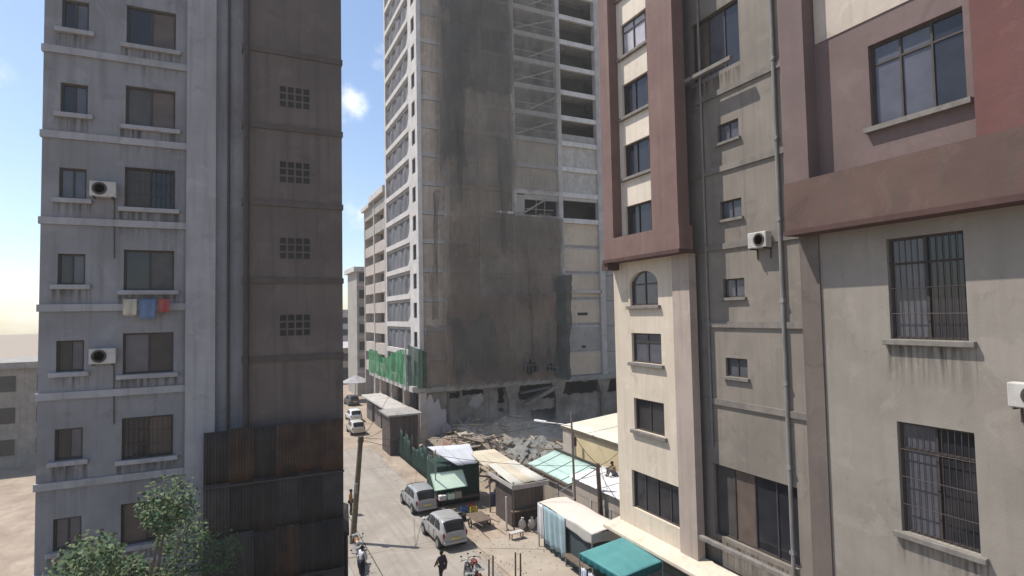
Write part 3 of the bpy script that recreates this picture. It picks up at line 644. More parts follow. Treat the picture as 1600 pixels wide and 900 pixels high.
rust = [blk, mat('rust brown sheet iron', (.085, .05, .034), (.04, .028, .022), 1.1, streak=.6, dirt=(.13, .075, .045), rough=.8), mat('smoky sheet iron', (.065, .06, .056), (.04, .036, .034), 1.0, streak=.6, dirt=(.10, .07, .05), rough=.7)]
NB.box(MB(), -1.0, 3.85, 0, 9.1, .0, .95).build('sheet_wing', blk, LB)
for r_ in range(5):
    for k in range(6):
        x = -1.08+.82*k; z0 = -.1+1.92*r_; yy = 23.98-.03*((k+r_) % 2); dz = rnd.uniform(-.05, .07)
        corr(((x, yy, z0), (x+.86, yy, z0), (x+.86, yy-.03, z0+1.98+dz), (x, yy-.03, z0+1.98+dz)), 8, rust[rnd.choice((0, 0, 1, 2, 2))], 'cladding_sheet', LB, amp=.016)
for z in (3.7, 7.5): NB.box(MB(), -1.1, 3.9, z, z+.07, 1.1, 1.14).build('batten', framew, LB)
dp = MB(); dp.tube((.35, 24.38, 9.4), (.35, 24.38, 27.6), .07); dp.tube((-.3, 24.9, 9.4), (-.3, 24.9, 27.6), .05); dp.build('drain_pipe', framew, LB)
def aircon2(x, z, label):
    t = thing('air_conditioner', label, 'air conditioner', (x, 24.9, z), 'air conditioners on the left building')
    NB.box(MB(), x-.4, x+.4, z, z+.55, .08, .38).build('casing', acw, t, bevel=.03)
    m = MB()
    for k in range(3): m.tube(NB.p(x-.1, .38, z+.28), NB.p(x-.1, .395, z+.28), .23-.07*k, 20)
    m.build('fan_grille', framew, t)
    m = MB()
    for q in (-.28, .28): NB.box(m, x+q-.02, x+q+.02, z-.05, z, 0, .4)
    m.tube(NB.p(x+.3, .06, z), NB.p(x+.32, .05, z-2.2), .02, 6); m.build('bracket', framew, t)
aircon2(-4.35, 18.2, 'air conditioner box upper between the window columns of the grey block')
aircon2(-4.3, 12.2, 'air conditioner box lowest on the grey block at left')
for i_, (x, z) in enumerate(((-2.95, wz[1]), (-2.95, wz[4]))):
    g_ = MB()
    for k in range(1, 11): g_.tube(NB.p(-3.75+.16*k, .05, z), NB.p(-3.75+.16*k, .05, z+1.5), .012, 5)
    for k in range(4): g_.tube(NB.p(-3.75, .06, z+.03+.48*k), NB.p(-2.15, .06, z+.03+.48*k), .012, 5)
    g_.build('window_grille', framew, LB)
cols = (whitep, brownt, mat('washed blue cloth', (.14, .2, .32), bump=.2), mat('washed red cloth', (.36, .09, .08), bump=.2), mat('washed cream cloth', (.55, .5, .4), bump=.2))
ln = thing('washing_line', 'washing line stretched under a left window of the grey block', 'washing line', (-2.9, 24.6, wz[3]-.3))
MB().tube((-3.8, 24.6, wz[3]-.3), (-2.1, 24.6, wz[3]-.3), .012, 5).build('line', framew, ln); mm_ = MB(); [mm_.tube((q, 25.0, wz[3]-.3), (q, 24.58, wz[3]-.3), .015, 5) for q in (-3.8, -2.1)]; mm_.build('bracket', framew, ln)
for k, (x, w, h, c) in enumerate(((-3.7, .42, .6, 4), (-3.2, .5, .75, 2), (-2.6, .35, .5, 3))):
    t = thing('hanging_cloth', ('cream cloth', 'blue cloth', 'red cloth')[k]+' hanging on the washing line of the grey block', 'cloth', (x, 24.6, wz[3]-.3), 'washing on the line')
    MB().grid(lambda u, v: (x+w*u, 24.6+.03*math.sin(u*9+v*2), wz[3]-.31-h*v-.03*math.sin(u*3)), 10, 6).build('cloth', cols[c], t, smooth=True, solid=.006)
    MB().box(x+.03, x+.06, 24.585, 24.615, wz[3]-.34, wz[3]-.27).build('peg', timber0, t)
lt = thing('lean_to', 'dark lean-to shelter with rusted sheet roof at the left kerb', 'shelter', (4.7, 28.2, 0))
MB().slab([(4.0, 26.6, 4.5), (4.55, 26.6, 4.0), (5.3, 31.2, 3.9), (4.0, 31.2, 4.5)], .08).build('roof_sheet', blk, lt)
for p in ((4.45, 26.8), (5.15, 30.9)): MB().tube((*p, 0), (*p, 4.0), .07).build('post', framew, lt)
NB2 = MB(); NB2.box(4.0, 5.1, 31.0, 31.08, 0, 3.9); NB2.build('end_sheet', blk, lt)
# low houses left of it, seen past its edge
hc = thing('house', 'low beige house far off at the left edge', 'building', (-30, 70, 0))
H1 = Fac(0, 70, 1, 0, 0, -1)
H1.box(MB(), -44, -14, 0, 9.4, -10, 0).build('wall', mat('far beige plaster', (.32, .285, .25), streak=.4), hc)
H1.box(MB(), -44.5, -13.5, 9.4, 10.0, -10.5, .5).build('roof_ledge', conc, hc)
for j in range(9):
    for k in range(3): H1.box(MB(), -43+3.2*j, -41.4+3.2*j, 1.2+3*k, 2.7+3*k, -.05, .04).build('window', gdark, hc)
# courtyard tree
def tree(label, x, y, h, cr, seed):
    r = random.Random(seed); t = thing('tree', label, 'tree', (x, y, 0))
    m = MB(); tips = []
    m.tube((x, y, 0), (x+.1, y, h*.45), .2, 8, .14)
    for k in range(11):
        a = r.uniform(0, 6.28); q = r.uniform(.35, 1)*cr; z = r.uniform(h*.5, h*.97)
        e = (x+q*math.cos(a), y+q*math.sin(a), z); s_ = (x+.1, y, h*r.uniform(.32, .45))
        mid = tuple((p+w)/2+r.uniform(-.2, .2) for p, w in zip(s_, e)); m.tube(s_, mid, .08, 6, .05); m.tube(mid, e, .05, 5, .015); tips.append(e); tips.append(mid)
    m.build('trunk', mat('grey bark', (.13, .105, .085), bscale=9, bump=.5), t)
    lf = [MB(), MB(), MB()]
    for c in tips:
        R_ = r.uniform(.5, 1.0)
        for k in range(620):
            d = Vector((r.gauss(0, 1), r.gauss(0, 1), r.gauss(0, .75))).normalized()*R_*r.uniform(.3, 1)**.6
            p = Vector(c)+d; a = Vector((r.gauss(0, 1), r.gauss(0, 1), r.gauss(0, .5))).normalized(); b = a.orthogonal().normalized(); l = r.uniform(.045, .10); mm = lf[min(2, int(r.random()**1.3*3))]
            i = len(mm.v); mm.v += [tuple(p-a*l), tuple(p+b*l*.42), tuple(p+a*l), tuple(p-b*l*.42)]; mm.f.append((i, i+1, i+2, i+3))
    lf[0].build('crown', mat('leaf green', (.07, .13, .05), (.045, .09, .035), 3, bump=0, rough=.6), t)
    lf[1].build('crown', mat('dusty leaf green', (.085, .115, .055), (.06, .085, .04), 3, bump=0, rough=.7), t); lf[2].build('crown', mat('yellowing leaf', (.15, .165, .07), (.10, .12, .05), 3, bump=0, rough=.7), t)
tree('leafy green tree in the yard below the grey left building', -2.9, 19.2, 9.3, 1.9, 3)
tree('smaller green tree in the yard nearer the dark sheet wall', -1.0, 20.2, 6.6, 1.7, 4)
yw = thing('yard_wall', 'low stained yard wall at the bottom left', 'wall', (-6, 17, 0))
MB().box(-16, 2.4, 16.8, 17.0, 0, 2.2).build('wall_face', greyw, yw); MB().box(-16.05, 2.45, 16.7, 17.1, 2.2, 2.3).build('coping', greyl, yw)
# ================================================================== the lot between: kiosks, stalls, fences
tin_s = mat('silver roofing tin', (.55, .56, .60), (.45, .46, .50), .9, rough=.5, bump=.08, streak=.0)
tin_b = mat('beige dusty tin', (.50, .44, .34), (.40, .345, .26), .7, rough=.7, bump=.1)
tin_w = mat('chalky white tin', (.52, .50, .45), (.42, .40, .35), .7, rough=.65, bump=.1)
tin_m = mat('mint painted tin', (.42, .56, .50), (.34, .46, .42), .5, rough=.6, bump=.08, streak=.0)
tin_ww = mat('bright white sheet', (.68, .66, .66), (.55, .53, .53), .6, rough=.6, bump=.08)
timber = mat('weathered timber', (.16, .12, .09), (.10, .075, .055), 4, bump=.4)
poleW = mat('old wooden pole', (.11, .085, .06), (.07, .05, .04), 3, bump=.4)
fenceg = mat('dark green fence tin', (.014, .046, .035), (.009, .03, .024), .8, rough=.6, streak=.4, dirt=(.06, .075, .06))
brownk = mat('dark brown kiosk boards', (.10, .075, .065), (.065, .05, .045), 1, rough=.8, streak=.4, dirt=(.05, .04, .035))
steelg = mat('grey painted steel', (.28, .28, .28), (.2, .2, .2), 3, rough=.5, metal=.3)
def sheets(quad, n, waves, ms, name, parent, overlap=.04, amp=.022):
    a, b, c, d = [Vector(p) for p in quad]
    for k in range(n):
        u0, u1 = k/n-overlap/n, (k+1)/n
        j = lambda: Vector((rnd.uniform(-.05, .05), rnd.uniform(-.06, .06), rnd.uniform(-.015, .02)))
        corr((a.lerp(b, u0)+j(), a.lerp(b, u1)+j(), d.lerp(c, u1)+j(), d.lerp(c, u0)+j()), waves, ms[k % len(ms)], name, parent, amp=amp, lift=.02*(k % 2))
# brown box hoarding at the tower corner
bk = thing('site_hut', 'tall dark brown site hut at the corner of the tower', 'hut', (14.9, 57, 0))
MB().box(13.6, 16.4, 56.1, 59.6, 0, 3.85).build('wall', brownk, bk)
for k in range(6): MB().box(13.62+.463*k, 14.05+.463*k, 56.05, 56.1, .05, 3.75).build('board', brownk, bk)
MB().box(13.3, 16.7, 55.7, 59.9, 3.85, 4.02).build('roof', conc, bk)
for i in range(5): MB().box(13.55, 13.6, 56.15+.68*i, 56.78+.68*i, .05, 3.75).build('board', brownk, bk)
# green fence along the kerb and the green kiosk
gf = thing('sheet_fence', 'dark green sheet fence along the kerb below the tower', 'fence', (14.25, 47, 0))
y = 41.2
while y < 55.6:
    hh_ = rnd.choice((2.6, 2.3, 2.7, 1.9)); tl = rnd.uniform(-.14, .14)
    corr(((14.3, y, .05), (14.3, y+.98, .05), (14.3+tl, y+.98, hh_+rnd.uniform(-.12, .12)), (14.3+tl, y, hh_+rnd.uniform(-.12, .12))), 5, fenceg, 'fence_sheet', gf, amp=.025); y += 1.0
m = MB()
for k in range(8): m.box(14.36, 14.44, 41.2+2*k, 41.28+2*k, 0, 2.85)
m.build('fence_post', timber, gf)
gk = thing('kiosk', 'dark green tin kiosk with a silver roof sheet on top', 'kiosk', (14.5, 40, 0))
for k in range(4):
    corr(((12.9+.82*k, 39.6, .05), (13.7+.82*k, 39.6, .05), (13.7+.82*k, 39.6, 2.9), (12.9+.82*k, 39.6, 2.9)), 5, fenceg, 'wall_sheet', gk, amp=.022)
MB().box(12.95, 16.1, 39.68, 42.2, 0, 2.85).build('box', fenceg, gk)
for k in range(3): MB().box(13.3+.0*k, 15.9, 39.0, 39.5, .55+.0*k, .62).build('counter', timber, gk) if k == 0 else None
sheets([(12.75, 41.3, 3.95), (15.95, 41.0, 3.9), (15.85, 38.85, 2.95), (14.2, 38.9, 2.95)], 3, 5, [tin_s], 'roof_sheet', gk, amp=.014)
sg = thing('signboard', 'blank mint green signboard on the front of the green kiosk', 'sign', (13.6, 39.3, 1.2))
mint = mat('mint sign paint', (.68, .82, .68), (.6, .76, .62), .9, rough=.6, bump=.03)
MB().slab([(12.45, 39.5, 2.45), (14.78, 39.5, 2.45), (14.78, 38.6, 1.55), (12.45, 38.6, 1.55)], .06).build('board', mint, sg)
fm_ = MB()
for a, b in (((12.42, 39.52, 2.45), (14.81, 39.52, 2.45)), ((12.42, 38.58, 1.53), (14.81, 38.58, 1.53)), ((12.42, 39.52, 2.45), (12.42, 38.58, 1.53)), ((14.81, 39.52, 2.45), (14.81, 38.58, 1.53))): fm_.tube(a, b, .035, 6)
fm_.build('frame', mat('pale green frame', (.45, .6, .47)), sg)
st = thing('sign_post', 'slim pale post standing beside the mint signboard', 'post', (12.6, 39.2, 0))
MB().tube((12.62, 39.15, 0), (12.68, 39.2, 4.2), .045).build('shaft', steelg, st); MB().box(12.5, 12.74, 39.05, 39.27, 0, .12).build('foot', conc, st)
for i, (x, w, c, lb) in enumerate(((12.9, .5, tin_ww, 'small white carton under the mint signboard'), (13.5, .55, mint, 'pale green crate under the mint signboard'), (14.1, .45, tin_b, 'small tan carton under the mint signboard'))):
    b = thing('carton', lb, 'carton', (x, 39.15, .62)); MB().box(x, x+w, 39.02, 39.4, .62, .95+.06*i).build('box', c, b, bevel=.015); MB().box(x+w*.44, x+w*.56, 39.0, 39.41, .955+.06*i, .96+.06*i).build('tape', timber, b)
# stall A with a beige and white roof
sa = thing('market_stall', 'brown boarded stall under a beige and chalky white tin roof', 'stall', (16.9, 36, 0))
sheets([(15.7, 40.3, 3.45), (17.9, 40.6, 3.35), (17.95, 37.0, 3.1), (15.6, 36.9, 3.1)], 3, 4, [tin_b], 'roof_sheet', sa)
sheets([(15.9, 37.3, 3.2), (18.0, 37.4, 3.2), (18.35, 33.3, 2.84), (15.75, 33.0, 2.84)], 3, 4, [tin_w, tin_b, tin_w], 'roof_sheet', sa)
fa = MB(); fa.box(15.72, 18.35, 32.98, 33.04, 2.55, 2.83); fa.box(15.68, 15.74, 33.0, 36.8, 2.62, 2.86); fa.build('fascia', concl, sa)
MB().box(15.95, 18.3, 33.7, 36.2, 0.05, 2.6).build('cabin', brownk, sa)
for k in range(8): MB().box(15.96+.292*k, 16.235+.292*k, 33.64, 33.7, .06, 1.0).build('board', brownk, sa)
for k in range(8): MB().box(15.96+.292*k, 16.235+.292*k, 33.645, 33.7, 1.1, 2.5).build('board', mat('grey brown shutter boards', (.13, .11, .10), (.09, .075, .07), 1), sa)
MB().box(15.85, 18.35, 33.25, 33.68, 1.02, 1.08).build('counter', timber, sa)
pm = MB()
for p in ((15.85, 33.15), (15.8, 36.8), (15.75, 40.1), (17.8, 40.2)): pm.tube((*p, 0), (*p, 3.0), .05)
pm.build('post', timber, sa)
wpst = thing('white_post', 'short white painted post at the front corner of the brown stall', 'post', (15.45, 33.4, 0))
MB().tube((15.45, 33.4, 0), (15.45, 33.4, 2.1), .06).build('shaft', whitep, wpst); MB().box(15.33, 15.57, 33.28, 33.52, 0, .08).build('foot', conc, wpst)
pb = thing('bench', 'low timber bench in front of the brown stall', 'bench', (15.3, 31.7, 0))
MB().slab([(14.85, 31.95, .48), (15.75, 32.0, .48), (15.8, 31.6, .48), (14.9, 31.55, .48)], .05).build('seat', concl, pb)
for p in ((14.95, 31.9), (15.7, 31.92), (14.97, 31.62), (15.72, 31.65)): MB().tube((*p, 0), (*p, .43), .035, 6).build('leg', timber, pb)
# goods in the open part of the stall
for i, (x, y, c) in enumerate(((16.6, 38.0, 'dark blue'), (17.2, 38.6, 'black'), (16.9, 37.2, 'brown'))):
    m_ = mat(c+' plastic', {'dark blue': (.03, .04, .10), 'black': (.02, .02, .022), 'brown': (.12, .07, .04)}[c], rough=.5)
    b = thing('drum', '%s plastic drum standing in the open end of the brown stall' % c, 'drum', (x, y, 0))
    MB().tube((x, y, 0), (x, y, .88), .28, 16).build('body', m_, b); MB().tube((x, y, .88), (x, y, .93), .24, 16).build('lid', m_, b)
# stall B with a thick pinkish white roof and tarps at its side
sb = thing('market_stall', 'tarp sided stall with a thick pinkish white roof', 'stall', (17, 27.5, 0))
tarpw = mat('pinkish white tarp', (.62, .54, .48), (.54, .46, .40), .6, rough=.8, bump=.15)
def rooff(u, v):
    x = 16.05+1.95*u; yy = 24.5+5.6*v
    return (x, yy, 2.62+.10*math.sin(u*math.pi)-.05*math.sin(v*3*math.pi)**2*math.sin(u*math.pi)+.03*math.sin(yy*2.1+x))
MB().grid(rooff, 14, 30).build('roof_tarp', tarpw, sb, smooth=True, solid=.03)
def skirt(pts, h, m, name, amp=.03, waves=5, h2=None):
    def f(u, v):
        k = min(len(pts)-2, int(u*(len(pts)-1))); w = u*(len(pts)-1)-k
        p = Vector(pts[k]).lerp(Vector(pts[k+1]), w); d = (Vector(pts[k+1])-Vector(pts[k])).normalized(); nn = Vector((d.y, -d.x, 0))
        return p+nn*(amp*(.3+v)*math.sin(u*waves*6.28+1.5*v))+Vector((0, 0, -h*v-.06*v*math.sin(u*waves*3)))
    return MB().grid(f, 60, 8).build(name, m, sb, smooth=True, solid=.01)
skirt([(18.0, 24.48, 2.62), (16.03, 24.48, 2.62), (16.03, 27.2, 2.62)], .52, mat('grey white fascia tarp', (.44, .42, .39), (.37, .35, .32), .8), 'fascia_tarp', .02, 4)
skirt([(16.0, 27.1, 2.6), (16.0, 29.5, 2.6)], 2.1, mat('pale blue tarp', (.30, .40, .43), (.22, .31, .34), .8, streak=.4, dirt=(.42, .48, .50)), 'side_tarp', .06, 4)
skirt([(15.98, 29.55, 2.6), (15.95, 30.1, 2.6), (16.5, 30.15, 2.6)], 1.9, tin_ww, 'white_drape', .05, 3)
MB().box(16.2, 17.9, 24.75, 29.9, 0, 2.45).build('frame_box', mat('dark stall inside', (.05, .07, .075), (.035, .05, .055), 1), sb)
MB().box(15.75, 16.2, 24.9, 27.0, .7, .78).build('counter', timber, sb)
for p in ((16.05, 24.55), (17.95, 24.55), (16.02, 27.1), (16.0, 30.1)): MB().tube((*p, 0), (*p, 2.58), .04, 6).build('post', steelg, sb)
# teal canopy at the lower right
tcn_ = thing('canopy', 'teal square canvas canopy on poles at the foot of the cream block', 'canopy', (15.3, 21.1, 0))
teal = mat('teal canvas', (.085, .25, .25), (.062, .205, .21), .7, rough=.75, bump=.08)
tq = [Vector(p) for p in ((13.86, 22.25, 2.93), (16.62, 22.7, 2.98), (16.5, 19.8, 2.95), (14.05, 19.4, 2.93))]
def tf(u, v):
    p = tq[0].lerp(tq[1], u).lerp(tq[3].lerp(tq[2], u), v)
    return p+Vector((0, 0, .16*(1-abs(2*u-1))**.8*(1-abs(2*v-1))**.8-.03*math.sin(u*math.pi*4)**2*math.sin(v*math.pi*4)**2))
MB().grid(tf, 20, 20).build('canvas', teal, tcn_, smooth=True, solid=.015)
tealm = mat('dark teal valance', (.015, .11, .115), (.012, .09, .10), .8, rough=.8)
for a, b in ((3, 0), (2, 3), (0, 1), (1, 2)):
    p, q = tq[a], tq[b]
    def vf(u, v, p=p, q=q):
        d = (q-p).normalized(); nn = Vector((d.y, -d.x, 0)); return p.lerp(q, u)+nn*(.03*v*math.sin(u*40))+Vector((0, 0, -.30*v-.02*abs(math.sin(u*24))*v))
    MB().grid(vf, 48, 3).build('valance', tealm, tcn_, smooth=True, solid=.008)
for p in tq: MB().tube((p.x, p.y, 0), (p.x, p.y, p.z-.02), .03, 8).build('pole', steelg, tcn_)
# clothes hanging under the canopy edge
whitecloth = mat('white cotton', (.72, .73, .78), (.6, .61, .67), 2, bump=.2)
for i, (y0, w, lb) in enumerate(((21.9, .42, 'white shirt hanging nearest the far pole of the teal canopy'), (21.35, .45, 'white towel hanging midway under the teal canopy edge'), (20.8, .4, 'white cloth hanging nearest the camera under the teal canopy'))):
    xx = 13.75
    def cf(u, v, y0=y0, w=w): return (xx-.05*math.sin(u*14+v)-.04*v, y0-w*u*(1+.15*v), 2.5-1.25*v-.04*math.sin(u*9))
    o = thing('hanging_cloth', lb, 'cloth', (xx, y0, 2.5), 'white cloths hung at the teal canopy')
    MB().grid(cf, 16, 8).build('cloth', whitecloth, o, smooth=True, solid=.008); MB().tube((xx, y0, 2.51), (xx, y0-w, 2.51), .02, 6).build('hanger', framew, o)
# low buildings behind the stalls
lbn = thing('lean_to_building', 'long low building with mint and white roof sheets behind the stalls', 'building', (20.4, 31, 0))
MB().box(19.4, 22.2, 25.0, 37.2, 0, 2.4).build('wall', mat('dusty buff wall', (.40, .34, .28), (.33, .28, .23), .5, streak=.4), lbn)
for k in range(6):
    corr(((21.6, 31.9+.95*k, 3.42), (21.6, 32.9+.95*k, 3.42), (19.2, 32.9+.95*k, 2.72), (19.2, 31.9+.95*k, 2.72)), 4, tin_m, 'roof_sheet', lbn, amp=.02, lift=.02*(k % 2))
MB().box(19.38, 22.1, 25.1, 31.8, 2.3, 3.16).build('upper_wall', mat('dusty buff wall', (.4, .34, .28)), lbn)
for k in range(6):
    corr(((21.9, 25.4+1.08*k, 3.52), (21.9, 26.5+1.08*k, 3.52), (19.15, 26.5+1.08*k, 3.26), (19.15, 25.4+1.08*k, 3.26)), 4, tin_ww, 'roof_sheet', lbn, amp=.012, lift=.02*(k % 2))
rg = MB(); rg.box(21.5, 21.66, 31.8, 37.8, 3.44, 3.56); rg.build('ridge_beam', mat('dark ridge timber', (.045, .05, .04)), lbn)
MB().box(19.08, 19.18, 31.9, 37.6, 2.6, 2.7).build('gutter', timber, lbn)
for k in range(6): MB().box(19.36, 19.41, 25.6+2.0*k, 25.75+2.0*k, 0, 2.38).build('pier', concl, lbn)
yb = thing('yellow_shed', 'yellow walled flat roofed building behind the mint roof', 'building', (26, 36, 0))
yel = mat('yellow wall paint', (.62, .51, .32), (.53, .43, .26), .4, streak=.25, dirt=(.42, .34, .22), bump=.08)
MB().box(23.85, 30, 27.5, 40.3, 0, 4.35).build('wall', yel, yb)
MB().box(23.7, 24.0, 27.3, 40.45, 4.35, 4.52).build('eave', mat('dark eave timber', (.13, .10, .07)), yb)
for k in range(7):
    corr(((30.2, 27.4+1.87*k, 5.15), (30.2, 29.3+1.87*k, 5.15), (23.75, 29.3+1.87*k, 4.58), (23.75, 27.4+1.87*k, 4.58)), 8, mat('cream roof tin', (.60, .57, .46), (.52, .49, .40), .6, rough=.6), 'roof_sheet', yb, amp=.012, lift=.012*(k % 2))
MB().box(23.80, 23.86, 38.7, 40.3, 0, 4.33).build('end_panel', mat('pale grey beige panel', (.46, .40, .34)), yb)
vp = thing('vent_pipe', 'pale standpipe with a dark cap beside the yellow wall', 'pipe', (23.4, 37.8, 0))
MB().tube((23.4, 37.8, 0), (23.4, 37.8, 3.5), .08).build('shaft', concl, vp); MB().tube((23.4, 37.8, 3.5), (23.4, 37.8, 4.15), .12).build('cap', framew, vp)
# ------------------------------------------------------------------ poles, lamp, cables
sl_ = thing('street_lamp', 'tall thin street lamp with a white lamp head on a long arm', 'street lamp', (18.15, 29.4, 0))
MB().tube((18.15, 29.4, 0), (17.97, 29.4, 7.75), .085, 10, .055).build('pole', mat('rusty steel pole', (.20, .17, .145), (.13, .11, .095), 3, rough=.7), sl_)
MB().path([(17.98, 29.4, 6.95), (17.6, 30.1, 7.0), (17.0, 31.0, 7.02)], .045).build('arm', steelg, sl_)
hd = MB(); hd.hexa([(17.06,30.9,6.98),(17.2,31.02,6.98),(16.75,31.75,7.02),(16.58,31.6,7.02),(17.08,30.92,7.1),(17.18,31.0,7.1),(16.74,31.7,7.13),(16.62,31.6,7.13)]); hd.build('lamp_head', tin_ww, sl_, bevel=.02)
MB().tube((18.15, 29.4, 0), (18.15, 29.4, .25), .18, 10).build('base', conc, sl_)
up = thing('utility_pole', 'dark wooden utility pole in front of the buff wall', 'pole', (19.05, 28.3, 0))
MB().tube((19.25, 28.3, 0), (19.02, 28.3, 4.85), .15, 10, .12).build('shaft', poleW, up); MB().tube((19.02, 28.2, 4.5), (18.9, 28.9, 4.5), .04).build('bracket', steelg, up)
MB().tube((19.05, 28.3, 4.6), (17.9, 31.4, 2.4), .03).build('stay_rail', steelg, up)
lp = thing('utility_pole', 'thick leaning timber pole at the left edge of the street', 'pole', (6.6, 36, 0))
MB().tube((6.35, 36, 0), (6.88, 36, 6.2), .19, 10, .15).build('shaft', mat('olive brown timber', (.17, .14, .09), (.09, .07, .05), 2, bump=.4), lp); MB().tube((6.87, 36, 6.0), (6.89, 36, 6.35), .2, 10, .17).build('cap', poleW, lp)
MB().box(6.5, 6.62, 35.7, 35.82, 3.0, 3.6).build('junction_box', steelg, lp)
def cable(label, a, b, sag, r=.018, n=20):
    a, b = Vector(a), Vector(b); pts = [a.lerp(b, k/n)-Vector((0, 0, 4*sag*(k/n)*(1-k/n))) for k in range(n+1)]
    o = MB().path(pts, r, 5).build('cable', mat('black cable', (.02, .02, .02), rough=.5, bump=0)); tag(o, label, 'cable'); return o
cable('black cable from the wooden pole to the street lamp', (19.02, 28.3, 4.8), (17.98, 29.4, 6.6), .15)
cable('slack cable running down from the wooden pole to the ledge', (19.02, 28.2, 4.5), (18.3, 24.1, 3.3), .3)
cable('cable from the street lamp to the yellow building', (17.98, 29.4, 6.8), (23.9, 36, 4.6), .35)
cable('cable from the street lamp back to the tower podium', (17.98, 29.4, 7.2), (20.5, 60.0, 5.4), .8)
cable('cable crossing from the leaning pole towards the tower corner', (6.88, 36, 6.2), (16.8, 61.9, 9.8), .9)
# timber post pairs beside the forecourt
for i, (x, y, h, lb) in enumerate(((11.62, 27.4, 1.15, 'left post of the near pair of dark timber posts'), (11.89, 27.5, 1.25, 'right post of the near pair of dark timber posts'), (13.08, 27.3, 1.25, 'left post of the pair of posts further right'), (13.32, 27.2, 1.2, 'right post of the pair of posts further right'))):
    t = thing('timber_post', lb, 'post', (x, y, 0), 'dark timber posts on the forecourt')
    MB().tube((x, y, 0), (x+.02, y, h), .05, 8, .045).build('shaft', timber, t); MB().tube((x+.02, y, h), (x+.02, y, h+.03), .055, 8).build('cap', timber, t)
# ------------------------------------------------------------------ rubble in front of the podium
def chunk_mesh(r, sx):
    bm = bmesh.new()
    for k in range(11): bm.verts.new((r.uniform(-1, 1)*sx[0], r.uniform(-1, 1)*sx[1], r.uniform(-1, 1)*sx[2]))
    g_ = bmesh.ops.convex_hull(bm, input=bm.verts)
    bmesh.ops.delete(bm, geom=[v for v in bm.verts if not v.link_faces], context='VERTS')
    me = bpy.data.meshes.new('chunk'); bm.to_mesh(me); bm.free(); return me
rub = [mat('rubble beige', (.42, .33, .23), (.32, .25, .17), 1.5, bump=.4), mat('rubble grey', (.25, .22, .19), (.17, .15, .13), 1.5, bump=.4), mat('rubble brick', (.34, .20, .14), (.26, .15, .11), 1.5, bump=.4), mat('rubble dark', (.17, .16, .15), bump=.4), mat('rubble pale', (.40, .36, .31), bump=.3)]
cm = []
for k in range(15):
    me = chunk_mesh(rnd, (rnd.uniform(.5, 1), rnd.uniform(.4, .9), rnd.uniform(.25, .6))); me.materials.append(rub[k % 5]); cm.append(me)
def heap(label, cx, cy, rx, ry, h, nchunk, nplank, seed, base, bright):
    r = random.Random(seed); t = thing('rubble_heap', label, 'rubble', (cx, cy, 0), 'rubble heaps below the tower')
    def hh(x, y):
        q = ((x-cx)/rx)**2+((y-cy)/ry)**2
        return h*max(0, 1-q)**.8*(.72+.28*math.sin(x*1.9+seed)*math.cos(y*1.6+x*.7))-.03
    def f(u, v):
        x = cx-rx+2*rx*u; y = cy-ry+2*ry*v
        return (x, y, hh(x, y)+.10*math.sin(x*5.3+y*2)*math.cos(y*6.1)*(hh(x, y) > .05))
    o = MB().grid(f, 50, 50).build('gravel_bed', base, t, smooth=True)
    for k in range(nchunk):
        a = r.uniform(0, 6.28); q = r.uniform(0, 1)**.6; x = cx+rx*.93*q*math.cos(a); y = cy+ry*.93*q*math.sin(a)
        c = bpy.data.objects.new('chunk', r.choice(cm if bright else [m_ for j, m_ in enumerate(cm) if j % 5 in (1, 3, 0)])); COL.objects.link(c); c.parent = t
        s_ = r.choice((.12, .18, .22, .3, .4, .55)); c.scale = (s_, s_, s_); c.rotation_euler = (r.uniform(0, 6), r.uniform(0, 6), r.uniform(0, 6)); c.location = (x-cx, y-cy, max(0, hh(x, y))+s_*.15)
    for k in range(nplank//3):
        a = r.uniform(0, 6.28); q = r.uniform(.2, .9); x = cx+rx*q*math.cos(a); y = cy+ry*q*math.sin(a)
        bent(t, x, y, max(0, hh(x, y))+.28, r.uniform(.8, 1.5), r.uniform(1.2, 2.2), r.uniform(0, 3), r.uniform(-.3, .3), r.choice((tin_b, grv, timber, rub[1])), cx, cy)
    for k in range(nplank):
        a = r.uniform(0, 6.28); q = r.uniform(.1, .8); x = cx+rx*q*math.cos(a); y = cy+ry*q*math.sin(a); z = hh(x, y)+.25; d = r.uniform(0, 3.14); l = r.uniform(.8, 1.9)
        dx, dy, dz = l*math.cos(d), l*math.sin(d), r.uniform(-.45, .45)
        mm = MB(); mm.tube((x-dx, y-dy, z-dz), (x+dx, y+dy, z+dz), .09, 4); mm.build('plank', mat('pale broken timber', (.46, .36, .25), (.36, .28, .19), 2) if k % 3 else timber, t)
def bent(t, x, y, z, w, l, rz, tilt, m_, cx, cy):
    c, s_ = math.cos(rz), math.sin(rz)
    def f(u, v):
        a = (u-.5)*w; b = (v-.5)*l; h_ = .12*math.sin(u*9+v*2)+.25*(v-.5)**2+tilt*b
        return (x+a*c-b*s_, y+a*s_+b*c, z+h_)
    MB().grid(f, 12, 8).build('bent_sheet', m_, t, smooth=True, solid=.01)
grv = mat('grey crushed rubble', (.29, .235, .18), (.15, .12, .095), 3.5, bump=.9, bscale=7, detail=9)
grvd = mat('dark dusty rubble', (.24, .235, .22), (.12, .12, .115), 3.0, bump=.9, bscale=7, detail=9)
heap('pale rubble heap with timber behind the silver roof', 19.9, 50.0, 4.2, 5.0, 2.3, 170, 22, 5, grv, True)
heap('dark rubble heap with grey chunks right of the pale heap', 26.0, 49.5, 4.6, 6.0, 1.7, 120, 9, 6, grvd, False)
heap('low rubble spread between the beige stall and the mint roof', 20.2, 42.8, 2.6, 4.2, 1.4, 110, 15, 8, grv, True)
